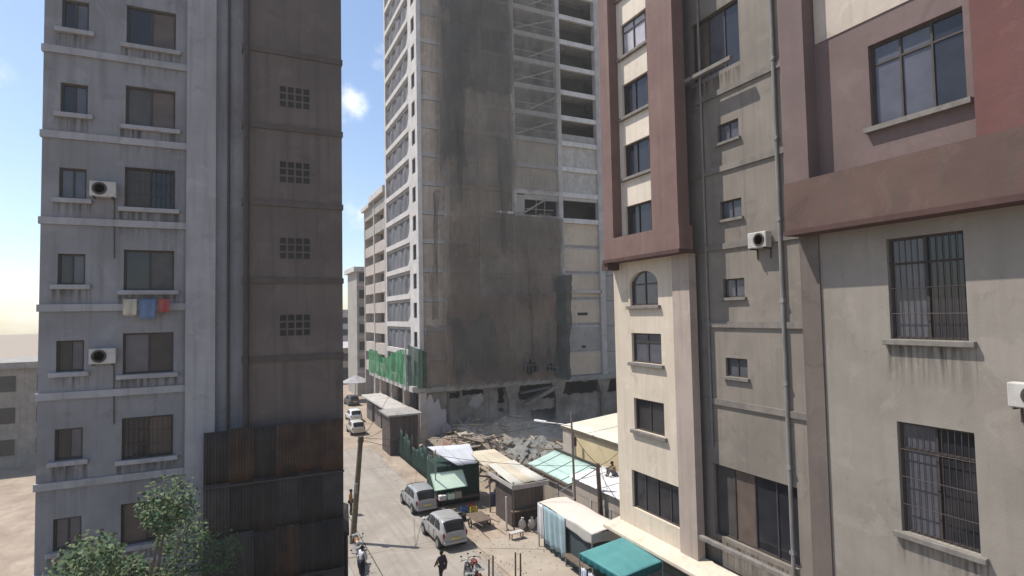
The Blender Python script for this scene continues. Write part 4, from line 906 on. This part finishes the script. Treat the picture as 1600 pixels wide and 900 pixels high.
# ================================================================== vehicles
def loft(mb, secs):
    """secs: list of rings with the same point count, closed at both ends"""
    n = len(secs[0]); i = len(mb.v)
    for s_ in secs: mb.v += [tuple(p) for p in s_]
    for a in range(len(secs)-1):
        for k in range(n):
            mb.f.append((i+a*n+k, i+a*n+(k+1)%n, i+(a+1)*n+(k+1)%n, i+(a+1)*n+k))
    mb.f.append(tuple(i+k for k in range(n))); mb.f.append(tuple(i+(len(secs)-1)*n+k for k in reversed(range(n))))
def carpaint(name, col):
    if name in MATS: return MATS[name]
    m = mat(name, col, tuple(c*.9 for c in col), 2.5, rough=.42, bump=0, metal=.08, spec=.5)
    b = m.node_tree.nodes['Principled BSDF']; b.inputs['Coat Weight'].default_value = .35; b.inputs['Coat Roughness'].default_value = .12
    return m
rubber = mat('tyre rubber', (.025, .024, .024), rough=.9, bump=0); alloy = mat('alloy rim', (.4, .4, .42), rough=.35, metal=.8, bump=0)
redl = mat('red tail lens', (.30, .02, .02), rough=.2, bump=0); clear = mat('clear lamp lens', (.65, .66, .68), rough=.12, bump=0); platem = mat('yellow number plate', (.62, .52, .16), rough=.5, bump=0); blackp = mat('black trim', (.03, .03, .032), rough=.5, bump=0)
cglass = glass('tinted car glass', (.02, .02, .024), .18, .25)
def make_car(label, paint, group, Lc=3.9, Wc=1.68, Hc=1.52, name='parked_car'):
    t = thing(name, label, 'car', group=group)
    hw = Wc/2; y0 = -Lc/2; 
    # (y, floor z, half width, belt z, roof half width, roof z)
    T_ = [(0,.42,.74,.80,.60,.84), (.03,.30,.86,.90,.66,1.0), (.09,.25,.94,.95,.74,1.40), (.16,.22,.98,.96,.76,1.49), (.35,.20,1,.95,.77,1.52), (.52,.20,1,.94,.765,1.51), (.62,.20,1,.93,.75,1.44), (.70,.20,1,.92,.72,1.22), (.765,.20,.99,.92,.74,1.0), (.86,.22,.97,.86,.74,.92), (.95,.26,.90,.76,.66,.82), (.985,.32,.80,.66,.6,.72), (1.0,.40,.70,.58,.55,.62)]
    secs = []; side = []
    for f_, zb, w, zbelt, rw, zr in T_:
        y = y0+Lc*f_; w *= hw; rw *= hw; k = Hc/1.52; zr *= k; zbelt *= k
        half = [(w*.72, zb), (w*.95, zb+.06), (w, (zb+zbelt)/2), (w*.985, zbelt-.03), (w*.96, zbelt+.01), ((w*.96+rw)/2*1.01, (zbelt+zr)/2), (rw, zr-.05), (rw*.86, zr-.005), (rw*.4, zr+.02)]
        secs.append([(x, y, z) for x, z in half]+[(-x, y, z) for x, z in reversed(half)])
        side.append((y, w*.96, zbelt+.01, rw, zr-.05))
    b = MB(); loft(b, secs); body = b.build('body', paint, t, smooth=True)
    md = body.modifiers.new('sub', 'SUBSURF'); md.levels = 1; md.render_levels = 2
    def at_side(y, q):     # point on the greenhouse side, q 0 belt .. 1 roof edge
        for a, c in zip(side, side[1:]):
            if a[0] <= y <= c[0]:
                w = (y-a[0])/(c[0]-a[0]); v = [a[i]+(c[i]-a[i])*w for i in range(5)]
                x = v[1]+(v[3]-v[1])*q; z = v[2]+(v[4]-v[2])*q
                return x+.012*math.sin(math.pi*q)+.006, z
    Y = lambda f_: y0+Lc*f_
    for s_ in (1, -1):
        for (a0, a1, b0, b1) in ((.125, .335, .19, .335), (.355, .55, .355, .545), (.57, .715, .56, .635)):
            m = MB(); pts = []
            def fn(u, v, a0=a0, a1=a1, b0=b0, b1=b1):
                y = Y((a0+(a1-a0)*u)*(1-v)+(b0+(b1-b0)*u)*v); x, z = at_side(y, .08+.80*v); return (s_*x, y, z)
            m.grid(fn, 5, 5); m.build('window', cglass, t, smooth=True, solid=.01)
    # rear window and windscreen follow the loft between belt and roof
    def pane(f0, q0, f1, q1, name):
        m = MB()
        def fn(u, v):
            f_ = f0+(f1-f0)*v; y = Y(f_); 
            for a, c in zip(T_, T_[1:]):
                if a[0] <= f_ <= c[0]: w = (f_-a[0])/(c[0]-a[0]); rwid = (a[4]+(c[4]-a[4])*w)*hw; zz = (a[5]+(c[5]-a[5])*w)*Hc/1.52; break
            x = (2*u-1)*rwid*.97
            return (x, y, zz+.03-.05*abs(2*u-1)**3)
        m.grid(fn, 8, 6); return m.build(name, cglass, t, smooth=True, solid=.012)
    pane(.022, 0, .115, 1, 'rear_window'); pane(.615, 0, .765, 1, 'windscreen')
    for s_ in (1, -1):
        for yy in (Y(.19), Y(.81)):
            w = MB(); x = s_*(hw-.10)
            w.tube((x-s_*.1, yy, .30), (x+s_*.105, yy, .30), .30, 20); wo = w.build('wheel', rubber, t, bevel=.03)
            MB().tube((x+s_*.10, yy, .30), (x+s_*.118, yy, .30), .19, 14).build('rim', alloy, wo)
        for yy in (Y(.19), Y(.81)): MB().tube((s_*(hw-.3), yy, .34), (s_*(hw-.012), yy, .34), .36, 20).build('wheel_arch', blackp, t)
        m = MB(); m.ell((s_*hw*.80, Y(.028), .80*Hc/1.52), .07, .07, .17); m.build('tail_light', redl, t, smooth=True)
        m = MB(); m.ell((s_*hw*.68, Y(.962), .70*Hc/1.52), .15, .12, .08); m.build('headlight', clear, t, smooth=True)
        m = MB(); m.ell((s_*(hw+.07), Y(.70), .98*Hc/1.52), .09, .06, .065); m.build('mirror', paint, t, smooth=True)
        for f_ in (.36, .55): m = MB(); m.box(s_*hw*.99-.012, s_*hw*.99+.012, Y(f_)-.22, Y(f_)-.06, .80, .83); m.build('door_handle', blackp, t)
        m = MB()
        for f_ in (.345, .56): m.box(s_*(hw-.004)-.008, s_*(hw-.004)+.008, Y(f_)-.005, Y(f_)+.005, .32, .88)
        m.build('door_seam', blackp, t)
    MB().box(-hw*.80, hw*.80, Y(-.008), Y(.03), .34, .52).build('rear_bumper', paint, t, bevel=.04)
    MB().box(-.26, .26, Y(-.014), Y(.02), .60, .70).build('number_plate', platem, t)
    MB().box(-.30, .30, Y(.985), Y(1.008), .30, .44).build('front_grille', blackp, t, bevel=.02)
    m = MB(); m.tube((-.05, Y(.03), 1.0*Hc/1.52), (.30, Y(.045), 1.08*Hc/1.52), .01, 5); m.build('wiper', blackp, t)
    return t
silver = carpaint('silver car paint', (.29, .295, .30)); silver2 = carpaint('warm silver car paint', (.32, .31, .30))
c1 = make_car('silver hatchback parked beside the green kiosk, farther of the two', silver, 'silver hatchbacks parked along the street', Hc=1.55)
c1.scale = (1.05, 1.04, 1.07); c1.location = (11.75, 40.4, .03); c1.rotation_euler = (0, 0, R(1))
c2 = make_car('silver hatchback parked with its tail to the camera, nearer of the two', silver2, 'silver hatchbacks parked along the street', Hc=1.56)
c2.scale = (1.05, 1.04, 1.07); c2.location = (11.45, 34.0, .03); c2.rotation_euler = (0, 0, R(2))
far = make_car('white car far up the street at the left edge', carpaint('white car paint', (.7, .7, .69)), 'cars far up the street')
far.location = (14.0, 78, .03)
for (x, y, rz, lb, pm_) in ((16.2, 92, 5, 'dark car farthest up the street beyond the shop canopy', carpaint('dark car paint', (.05, .05, .06))), (12.7, 69.5, 0, 'pale car parked before the white one up the street', carpaint('beige car paint', (.5, .46, .4)))):
    c = copy_tree(far); c.location = (x, y, .03); c.rotation_euler = (0, 0, R(rz)); c['label'] = lb
    for ch in c.children:
        if ch.name.split('.')[0] in ('body', 'rear_bumper', 'mirror'):
            ch.data = ch.data.copy(); ch.data.materials[0] = pm_
# stall umbrella far up the street
um = thing('market_umbrella', 'grey market umbrella far up the street at the left edge', 'umbrella', (17.6, 96, 0))
MB().tube((17.6, 96, 0), (17.6, 96, 4.1), .06).build('pole', steelg, um)
m = MB(); i = 0
for k in range(8):
    a, b = 2*math.pi*k/8, 2*math.pi*(k+1)/8
    m.prism([(17.6, 96, 4.15), (17.6+2.6*math.cos(a), 96+2.6*math.sin(a), 3.1), (17.6+2.6*math.cos(b), 96+2.6*math.sin(b), 3.1)], (0, 0, -.04))
m.build('canopy', mat('faded grey canvas', (.36, .34, .35), bump=.1), um)
# motorcycles
def ringtube(mb, c, rad, r, n=20):
    pts = [(c[0], c[1]+rad*math.cos(2*math.pi*k/n), c[2]+rad*math.sin(2*math.pi*k/n)) for k in range(n+1)]; mb.path(pts, r, 6)
def make_bike(label, tank, group):
    t = thing('motorcycle', label, 'motorcycle', group=group)
    for yy in (-.62, .66):
        m = MB(); ringtube(m, (0, yy, .30), .25, .05); w = m.build('wheel', rubber, t, smooth=True)
        m = MB(); ringtube(m, (0, yy, .30), .19, .015)
        for k in range(8): a = math.pi*k/4; m.tube((0, yy, .3), (0, yy+.19*math.cos(a), .3+.19*math.sin(a)), .008, 4)
        m.tube((-.05, yy, .3), (.05, yy, .3), .04); m.build('rim', alloy, w)
    m = MB(); m.path([(0, .5, .82), (0, .1, .78), (0, -.3, .70), (0, -.62, .30)], .03); m.path([(0, .5, .82), (0, .25, .30), (0, -.25, .28), (0, -.3, .70)], .028); m.build('frame', blackp, t)
    m = MB()
    for s_ in (-.08, .08): m.tube((s_, .66, .30), (s_, .48, .92), .025)
    m.build('front_fork', steelg, t)
    m = MB(); m.ell((0, .20, .86), .14, .28, .13); m.build('fuel_tank', tank, t, smooth=True)
    m = MB(); m.ell((0, -.32, .84), .14, .42, .07); m.build('seat', blackp, t, smooth=True)
    m = MB(); m.ell((0, .05, .42), .15, .2, .17); m.build('engine', steelg, t, smooth=True)
    m = MB(); m.tube((.12, .1, .3), (.14, -.75, .34), .04); m.build('exhaust', alloy, t)
    m = MB(); m.path([(-.36, .30, 1.0), (-.2, .45, 1.02), (.2, .45, 1.02), (.36, .30, 1.0)], .018); m.build('handlebar', blackp, t)
    m = MB(); m.ell((0, .58, .88), .09, .08, .09); m.build('headlight', clear, t, smooth=True)
    m = MB(); m.box(-.07, .07, .45, .85, .57, .6); m.box(-.08, .08, -.98, -.55, .56, .59); m.build('mudguard', tank, t, bevel=.01)
    m = MB()
    for s_ in (-.18, .18): m.path([(s_, -.3, .82), (s_, -.85, .86)], .012)
    m.box(-.2, .2, -.88, -.6, .85, .87); m.build('rear_rack', steelg, t)
    m = MB()
    for s_ in (-.3, .3): m.tube((s_, .38, 1.02), (s_*1.15, .40, 1.2), .008, 5); m.ell((s_*1.15, .4, 1.22), .06, .015, .04)
    m.build('mirror', blackp, t)
    return t
bg_ = 'motorcycles parked by the street'
b1 = make_bike('dark motorcycle parked behind the nearer silver hatchback, left of its pair', mat('black tank paint', (.03, .03, .035), rough=.3, bump=0), bg_); b1.location = (10.55, 27.75, .03); b1.rotation_euler = (0, R(6), R(-12))
for (x, y, rz, lb, col) in ((11.05, 27.95, -4, 'motorcycle with a red tank beside the dark one', (.22, .03, .03)), (6.1, 32.2, 168, 'motorcycle with a dark blue tank at the left kerb', (.03, .04, .12)), (6.35, 34.2, 175, 'motorcycle with an orange tank farther along the left kerb', (.45, .16, .03))):
    c = copy_tree(b1); c.location = (x, y, .03); c.rotation_euler = (0, R(6), R(rz)); c['label'] = lb
    tm = mat('tank paint %s' % lb[16:22].strip(), col, rough=.3, bump=0)
    for ch in c.children:
        if ch.name.split('.')[0] in ('fuel_tank', 'mudguard'): ch.data = ch.data.copy(); ch.data.materials[0] = tm
# ================================================================== people
skinm = mat('brown skin', (.12, .065, .04), (.10, .055, .035), 6, rough=.55, bump=0); hairm = mat('black hair', (.012, .011, .01), rough=.9, bump=.3, bscale=60)
def skinned(name, verts, edges, rads, m, parent, sub=2):
    me = bpy.data.meshes.new(name); me.from_pydata(verts, edges, []); o = bpy.data.objects.new(name, me); COL.objects.link(o); o.parent = parent
    md = o.modifiers.new('skin', 'SKIN'); md.use_smooth_shade = True
    lay = me.skin_vertices[0].data if me.skin_vertices else None
    if lay is None:
        bm = bmesh.new(); bm.from_mesh(me); bm.verts.layers.skin.verify(); bm.to_mesh(me); bm.free(); lay = me.skin_vertices[0].data
    for k, r_ in enumerate(rads): lay[k].radius = (r_, r_) if not isinstance(r_, tuple) else r_
    lay[0].use_root = True
    sb_ = o.modifiers.new('sub', 'SUBSURF'); sb_.levels = sub; sb_.render_levels = sub
    me.materials.append(m); return o
def person(label, loc, rz, J, shirt, trousers, sleeves=True, group=None):
    """J: joint positions in metres, the person faces +Y"""
    t = thing('person', label, 'person', loc, group, rz)
    def V(*n): return [J[k] for k in n]
    vs, es, rs, ix = [], [], [], {}
    def add(key, p, r_, prev=None):
        ix[key] = len(vs); vs.append(tuple(p)); rs.append(r_)
        if prev is not None: es.append((ix[prev], ix[key]))
    P = {k: Vector(v) for k, v in J.items()}
    add('pelvis', P['pelvis'], (.15, .11)); add('waist', P['pelvis'].lerp(P['chest'], .5), (.13, .10), 'pelvis'); add('chest', P['chest'], (.16, .11), 'waist'); add('neck', P['neck'], .055, 'chest')
    up_ = (P['head']-P['neck']).normalized()
    add('jaw', P['head']-up_*.07+Vector((0, .02, 0)), .075, 'neck'); add('head', P['head'], (.082, .10), 'jaw'); add('crown', P['head']+up_*.09, .06, 'head')
    for s_ in 'lr':
        sg_ = 1 if s_ == 'l' else -1
        add('sh'+s_, P['sh'+s_], .058, 'chest'); add('el'+s_, P['el'+s_], .043, 'sh'+s_); add('wr'+s_, P['wr'+s_], .028, 'el'+s_)
        d = (P['wr'+s_]-P['el'+s_]).normalized(); sidev = d.cross(Vector((sg_, 0, 0)));
        if sidev.length < .1: sidev = Vector((0, 1, 0))
        sidev.normalize(); pal = P['wr'+s_]+d*.075; add('pa'+s_, pal, (.038, .018), 'wr'+s_)
        inn = Vector((-sg_, 0, 0))
        for f_, (off, ln) in enumerate(((-.027, .075), (-.009, .088), (.009, .082), (.027, .062))):
            k1 = pal+d*.035+sidev*off; add('f%s%d' % (s_, f_), k1, .010, 'pa'+s_); k2 = k1+d*ln*.5+inn*.006; add('g%s%d' % (s_, f_), k2, .009, 'f%s%d' % (s_, f_)); k3 = k2+d*ln*.38+inn*.022; add('h%s%d' % (s_, f_), k3, .007, 'g%s%d' % (s_, f_))
        th = P['wr'+s_]+d*.03-sidev*.035; add('t'+s_, th, .012, 'wr'+s_); add('u'+s_, th+d*.045-sidev*.015+inn*.012, .010, 't'+s_)
        add('hp'+s_, P['hp'+s_], .095, 'pelvis'); add('kn'+s_, P['kn'+s_], .06, 'hp'+s_); add('ca'+s_, P['kn'+s_].lerp(P['an'+s_], .35), .055, 'kn'+s_); add('an'+s_, P['an'+s_], .038, 'ca'+s_); add('to'+s_, P['to'+s_], (.04, .03), 'an'+s_)
    skinned('body', vs, es, rs, skinm, t)
    # shirt, trousers, shoes follow the same joints with a little room
    k = ['pelvis', 'waist', 'chest', 'neckb']; P['waist'] = P['pelvis'].lerp(P['chest'], .5); P['neckb'] = P['chest'].lerp(P['neck'], .6)
    v = [P[q] for q in k]; e = [(0, 1), (1, 2), (2, 3)]; r_ = [(.175, .135), (.155, .125), (.18, .13), .075]
    for s_ in 'lr':
        i = len(v); end = P['wr'+s_] if sleeves else P['sh'+s_].lerp(P['el'+s_], .75)
        v += [P['sh'+s_], P['sh'+s_].lerp(end, .55), end]; e += [(2, i), (i, i+1), (i+1, i+2)]; r_ += [.078, .062, .05]
    skinned('shirt', [tuple(q) for q in v], e, r_, shirt, t)
    v = [P['pelvis']]; e = []; r_ = [(.165, .125)]
    for s_ in 'lr':
        i = len(v); v += [P['hp'+s_], P['kn'+s_], P['an'+s_]+Vector((0, 0, .03))]; e += [(0, i), (i, i+1), (i+1, i+2)]; r_ += [.108, .078, .062]
    skinned('trousers', [tuple(q) for q in v], e, r_, trousers, t)
    for s_ in 'lr':
        skinned('shoe', [tuple(P['an'+s_]-Vector((0, .03, .03))), tuple(P['to'+s_])], [(0, 1)], [(.05, .045), (.048, .03)], blackp, t, 1)
    h = MB(); c = P['head']; h.ell((c.x, c.y-.02, c.z+.035), .096, .108, .095); h.build('hair', hairm, None, smooth=True).parent = t
    for s_ in (1, -1):
        h = MB(); h.ell((c.x+s_*.032, c.y+.098, c.z+.005), .012, .008, .008, 8, 6); h.build('eye', blackp, None, smooth=True).parent = t
        h = MB(); h.ell((c.x+s_*.088, c.y-.0, c.z-.01), .012, .022, .032, 8, 6); h.build('ear', skinm, None, smooth=True).parent = t
    h = MB(); h.ell((c.x, c.y+.108, c.z-.02), .014, .018, .024, 8, 6); h.build('nose', skinm, None, smooth=True).parent = t
    return t
STAND = dict(pelvis=(0,0,.95), chest=(0,.01,1.28), neck=(0,.01,1.47), head=(0,.04,1.60), shl=(.18,0,1.40), ell=(.24,-.03,1.12), wrl=(.25,.08,.88), shr=(-.18,0,1.40), elr=(-.24,-.05,1.12), wrr=(-.25,.06,.88), hpl=(.09,0,.90), knl=(.10,.05,.50), anl=(.10,-.03,.08), tol=(.11,.13,.03), hpr=(-.09,0,.90), knr=(-.10,.03,.50), anr=(-.10,.02,.08), tor=(-.11,.18,.03))
WALK = dict(STAND, knl=(.10,.22,.52), anl=(.10,.24,.09), tol=(.11,.40,.05), knr=(-.10,-.02,.50), anr=(-.10,-.26,.13), tor=(-.11,-.12,.03), wrl=(.24,-.06,.88), ell=(.23,-.12,1.12), wrr=(-.24,.26,.95), elr=(-.24,.02,1.12))
SIT = dict(pelvis=(0,0,.14), chest=(0,.08,.48), neck=(0,.14,.66), head=(0,.20,.78), shl=(.18,.10,.60), ell=(.25,.26,.40), wrl=(.16,.44,.44), shr=(-.18,.10,.60), elr=(-.25,.26,.40), wrr=(-.14,.46,.44), hpl=(.10,.03,.12), knl=(.16,.42,.40), anl=(.14,.48,.06), tol=(.14,.66,.03), hpr=(-.10,.03,.12), knr=(-.16,.42,.40), anr=(-.13,.50,.06), tor=(-.13,.68,.03))
kh = mat('khaki cloth', (.30, .25, .17), bump=.2, rough=.95); dk = mat('dark plum cloth', (.05, .035, .045), bump=.2, rough=.95); wh = mat('white shirt cloth', (.72, .73, .76), bump=.2, rough=.95); gy = mat('grey trouser cloth', (.13, .13, .15), bump=.2, rough=.95); bl = mat('dark navy cloth', (.03, .032, .05), bump=.2, rough=.95); og = mat('orange brown vest', (.36, .17, .04), bump=.2, rough=.95)
person('person in khaki jacket sitting on the white roof beside the cream block', (21.35, 29.85, 3.47), R(75), SIT, kh, gy)
person('person in dark clothes walking behind the nearer silver hatchback', (9.42, 28.3, .02), R(15), WALK, dk, dk)
person('person in white shirt standing by the motorcycles at the left kerb', (5.92, 30.9, .02), R(-70), STAND, wh, bl)
person('person in orange brown vest standing behind the white shirted one', (7.15, 41.2, .02), R(-110), STAND, og, bl)

heap('rubble spread along the foot of the podium wall', 25.5, 57.6, 8.6, 3.6, 2.5, 200, 16, 11, grv, True)
# litter and small stones on the street and lot
r = random.Random(77); lm = MB()
for k in range(900):
    e = r.random()
    if e < .4: x = r.gauss(12.7, .5); y = r.uniform(26, 62)
    elif e < .6: x = r.gauss(6.1, .35); y = r.uniform(26, 62)
    else: x = r.uniform(12.4, 19); y = r.uniform(27, 44)
    q = r.uniform(.02, .07); a = r.uniform(0, 3.1); c_, s_ = math.cos(a)*q, math.sin(a)*q; z = .075 if x > 12.6 else .03
    i = len(lm.v); lm.v += [(x-c_, y-s_, z), (x+s_*.7, y-c_*.7, z), (x+c_, y+s_, z), (x-s_*.7, y+c_*.7, z), (x, y, z+q*.8)]
    lm.f += [(i, i+1, i+4), (i+1, i+2, i+4), (i+2, i+3, i+4), (i+3, i, i+4)]
lo = lm.build('street_litter', mat('mixed litter', (.5, .46, .40), (.16, .13, .11), 9, bump=0), kind='stuff')
for k, (a, b, sg_) in enumerate((((19.02, 28.3, 4.7), (17.4, 23.6, 6.9), .12), ((6.88, 36, 6.15), (19.02, 28.3, 4.75), .5), ((6.88, 36, 6.2), (14.3, 56.2, 4.1), .5), ((17.98, 29.4, 7.3), (6.9, 36, 6.25), .45))):
    cable(('cable from the wooden pole up to the cream block wall', 'low slung cable crossing the street between the two poles', 'cable from the leaning pole to the brown site hut', 'upper cable crossing the street from the lamp to the leaning pole')[k], a, b, sg_, .014)
# sacks, crates, tyres and a handcart round the stalls
sack = mat('woven white sack', (.55, .52, .46), (.45, .42, .36), 5, bump=.4)
for k, (x, y, lb) in enumerate(((16.3, 32.9, 'white woven sack nearest the front corner of the brown stall'), (16.9, 32.75, 'white woven sack in the middle of the row before the brown stall'), (17.5, 32.9, 'white woven sack at the right end of the row before the brown stall'))):
    t = thing('sack', lb, 'sack', (x, y, .05), 'sacks in front of the brown stall'); m = MB(); m.ell((x, y, .36), .26, .2, .34); m.build('bag', sack, t, smooth=True); MB().tube((x, y, .64), (x+.03, y, .8), .05, 8, .1).build('tied_neck', sack, t)
for k, (x, y, c, lb) in enumerate(((14.6, 38.0, (.30, .05, .04), 'red plastic crate on the dirt beside the open end of the stall'), (14.0, 37.6, (.04, .10, .25), 'blue plastic crate on the dirt in front of the green kiosk'), (14.55, 37.2, (.36, .28, .05), 'yellow plastic crate nearest the camera by the stalls'))):
    t = thing('crate', lb, 'crate', (x, y, .06), 'plastic crates between the kiosk and the stall'); m_ = mat('crate plastic %d' % k, c, rough=.5, bump=0)
    for z in (.08, .2, .32):
        m = MB(); m.box(x, x+.5, y, y+.02, z, z+.08); m.box(x, x+.5, y+.34, y+.36, z, z+.08); m.box(x, x+.02, y+.02, y+.34, z, z+.08); m.box(x+.48, x+.5, y+.02, y+.34, z, z+.08); m.build('slat_ring', m_, t)
    MB().box(x, x+.5, y, y+.36, .06, .08).build('bottom', m_, t)
    for dx_, dy_ in ((0, 0), (.46, 0), (0, .32), (.46, .32)): MB().box(x+dx_, x+dx_+.04, y+dy_, y+dy_+.04, .08, .4).build('corner_post', m_, t)
for k, (x, y, z, lb) in enumerate(((13.5, 36.4, .14, 'bottom tyre of the small stack by the car'), (13.52, 36.42, .36, 'top tyre of the small stack by the car'))):
    t = thing('tyre', lb, 'tyre', (x, y, z-.1), 'stacked old tyres'); m = MB(); n_ = 20
    m.path([(x+.26*math.cos(6.283*k_/n_), y+.26*math.sin(6.283*k_/n_), z) for k_ in range(n_+1)], .1, 8); m.build('tread', rubber, t, smooth=True)
hcart = thing('handcart', 'two wheeled timber handcart parked on the dirt by the green kiosk', 'cart', (14.2, 35.0, 0))
MB().slab([(13.6, 35.7, .62), (14.7, 35.8, .62), (14.8, 34.1, .62), (13.7, 34.0, .62)], .05).build('deck', timber, hcart)
for a, b in (((13.65, 34.05, .6), (13.6, 32.9, .75)), ((14.75, 34.1, .6), (14.75, 33.0, .75))): MB().tube(a, b, .03, 6).build('handle', timber, hcart)
for x in (13.55, 14.85):
    m = MB(); n_ = 20; m.path([(x, 34.9+.28*math.cos(6.283*k_/n_), .3+.28*math.sin(6.283*k_/n_)) for k_ in range(n_+1)], .04, 6); m.tube((x-.03, 34.9, .3), (x+.03, 34.9, .3), .06)
    for k_ in range(6): m.tube((x, 34.9, .3), (x, 34.9+.28*math.cos(k_*1.047), .3+.28*math.sin(k_*1.047)), .012, 4)
    m.build('wheel', rubber, hcart)
# ------------------------------------------------------------------ dusty air
hz = MB().box(-260, 320, -60, 260, -1, 70).build('haze', mat('haze stub', (.5, .5, .5)), kind='stuff')
hm = bpy.data.materials.new('dusty haze'); hm.use_nodes = True; ht = hm.node_tree; ht.nodes.clear()
ho = nd(ht, 'ShaderNodeOutputMaterial'); hv = nd(ht, 'ShaderNodeVolumePrincipled'); hv.inputs['Color'].default_value = (.93, .92, .90, 1); hv.inputs['Density'].default_value = .0007; hv.inputs['Anisotropy'].default_value = .3
ht.links.new(hv.outputs[0], ho.inputs['Volume']); hz.data.materials.clear(); hz.data.materials.append(hm)

dm = MB(); dm.ell((27.5, 52.0, 1.2), 10.5, 6.5, 3.4, 20, 12); dc = dm.build('dust_cloud', mat('haze stub', (.5, .5, .5)), kind='stuff')
dmm = bpy.data.materials.new('drifting dust'); dmm.use_nodes = True; dt = dmm.node_tree; dt.nodes.clear()
do = nd(dt, 'ShaderNodeOutputMaterial'); dv = nd(dt, 'ShaderNodeVolumePrincipled'); dv.inputs['Color'].default_value = (.86, .84, .80, 1)
dg = nd(dt, 'ShaderNodeNewGeometry'); dn = nd(dt, 'ShaderNodeTexNoise'); dn.inputs['Scale'].default_value = .35; dn.inputs['Detail'].default_value = 4; dt.links.new(dg.outputs['Position'], dn.inputs[0])
dr = nd(dt, 'ShaderNodeMapRange'); dr.inputs[1].default_value = .36; dr.inputs[2].default_value = .72; dr.inputs[3].default_value = .01; dr.inputs[4].default_value = .10; dt.links.new(dn.outputs[0], dr.inputs[0]); 
dp_ = nd(dt, 'ShaderNodeMapping'); dp_.vector_type = 'TEXTURE'; dp_.inputs['Location'].default_value = (27.5, 52.0, 1.2); dp_.inputs['Scale'].default_value = (10.5, 6.5, 3.4); dt.links.new(dg.outputs['Position'], dp_.inputs[0])
dl = nd(dt, 'ShaderNodeVectorMath', operation='LENGTH'); dt.links.new(dp_.outputs[0], dl.inputs[0])
df = nd(dt, 'ShaderNodeMapRange'); df.inputs[1].default_value = .95; df.inputs[2].default_value = .3; dt.links.new(dl.outputs['Value'], df.inputs[0])
dx = nd(dt, 'ShaderNodeMath', operation='MULTIPLY'); dt.links.new(dr.outputs[0], dx.inputs[0]); dt.links.new(df.outputs[0], dx.inputs[1]); dt.links.new(dx.outputs[0], dv.inputs['Density'])
dt.links.new(dv.outputs[0], do.inputs['Volume']); dc.data.materials.clear(); dc.data.materials.append(dmm)
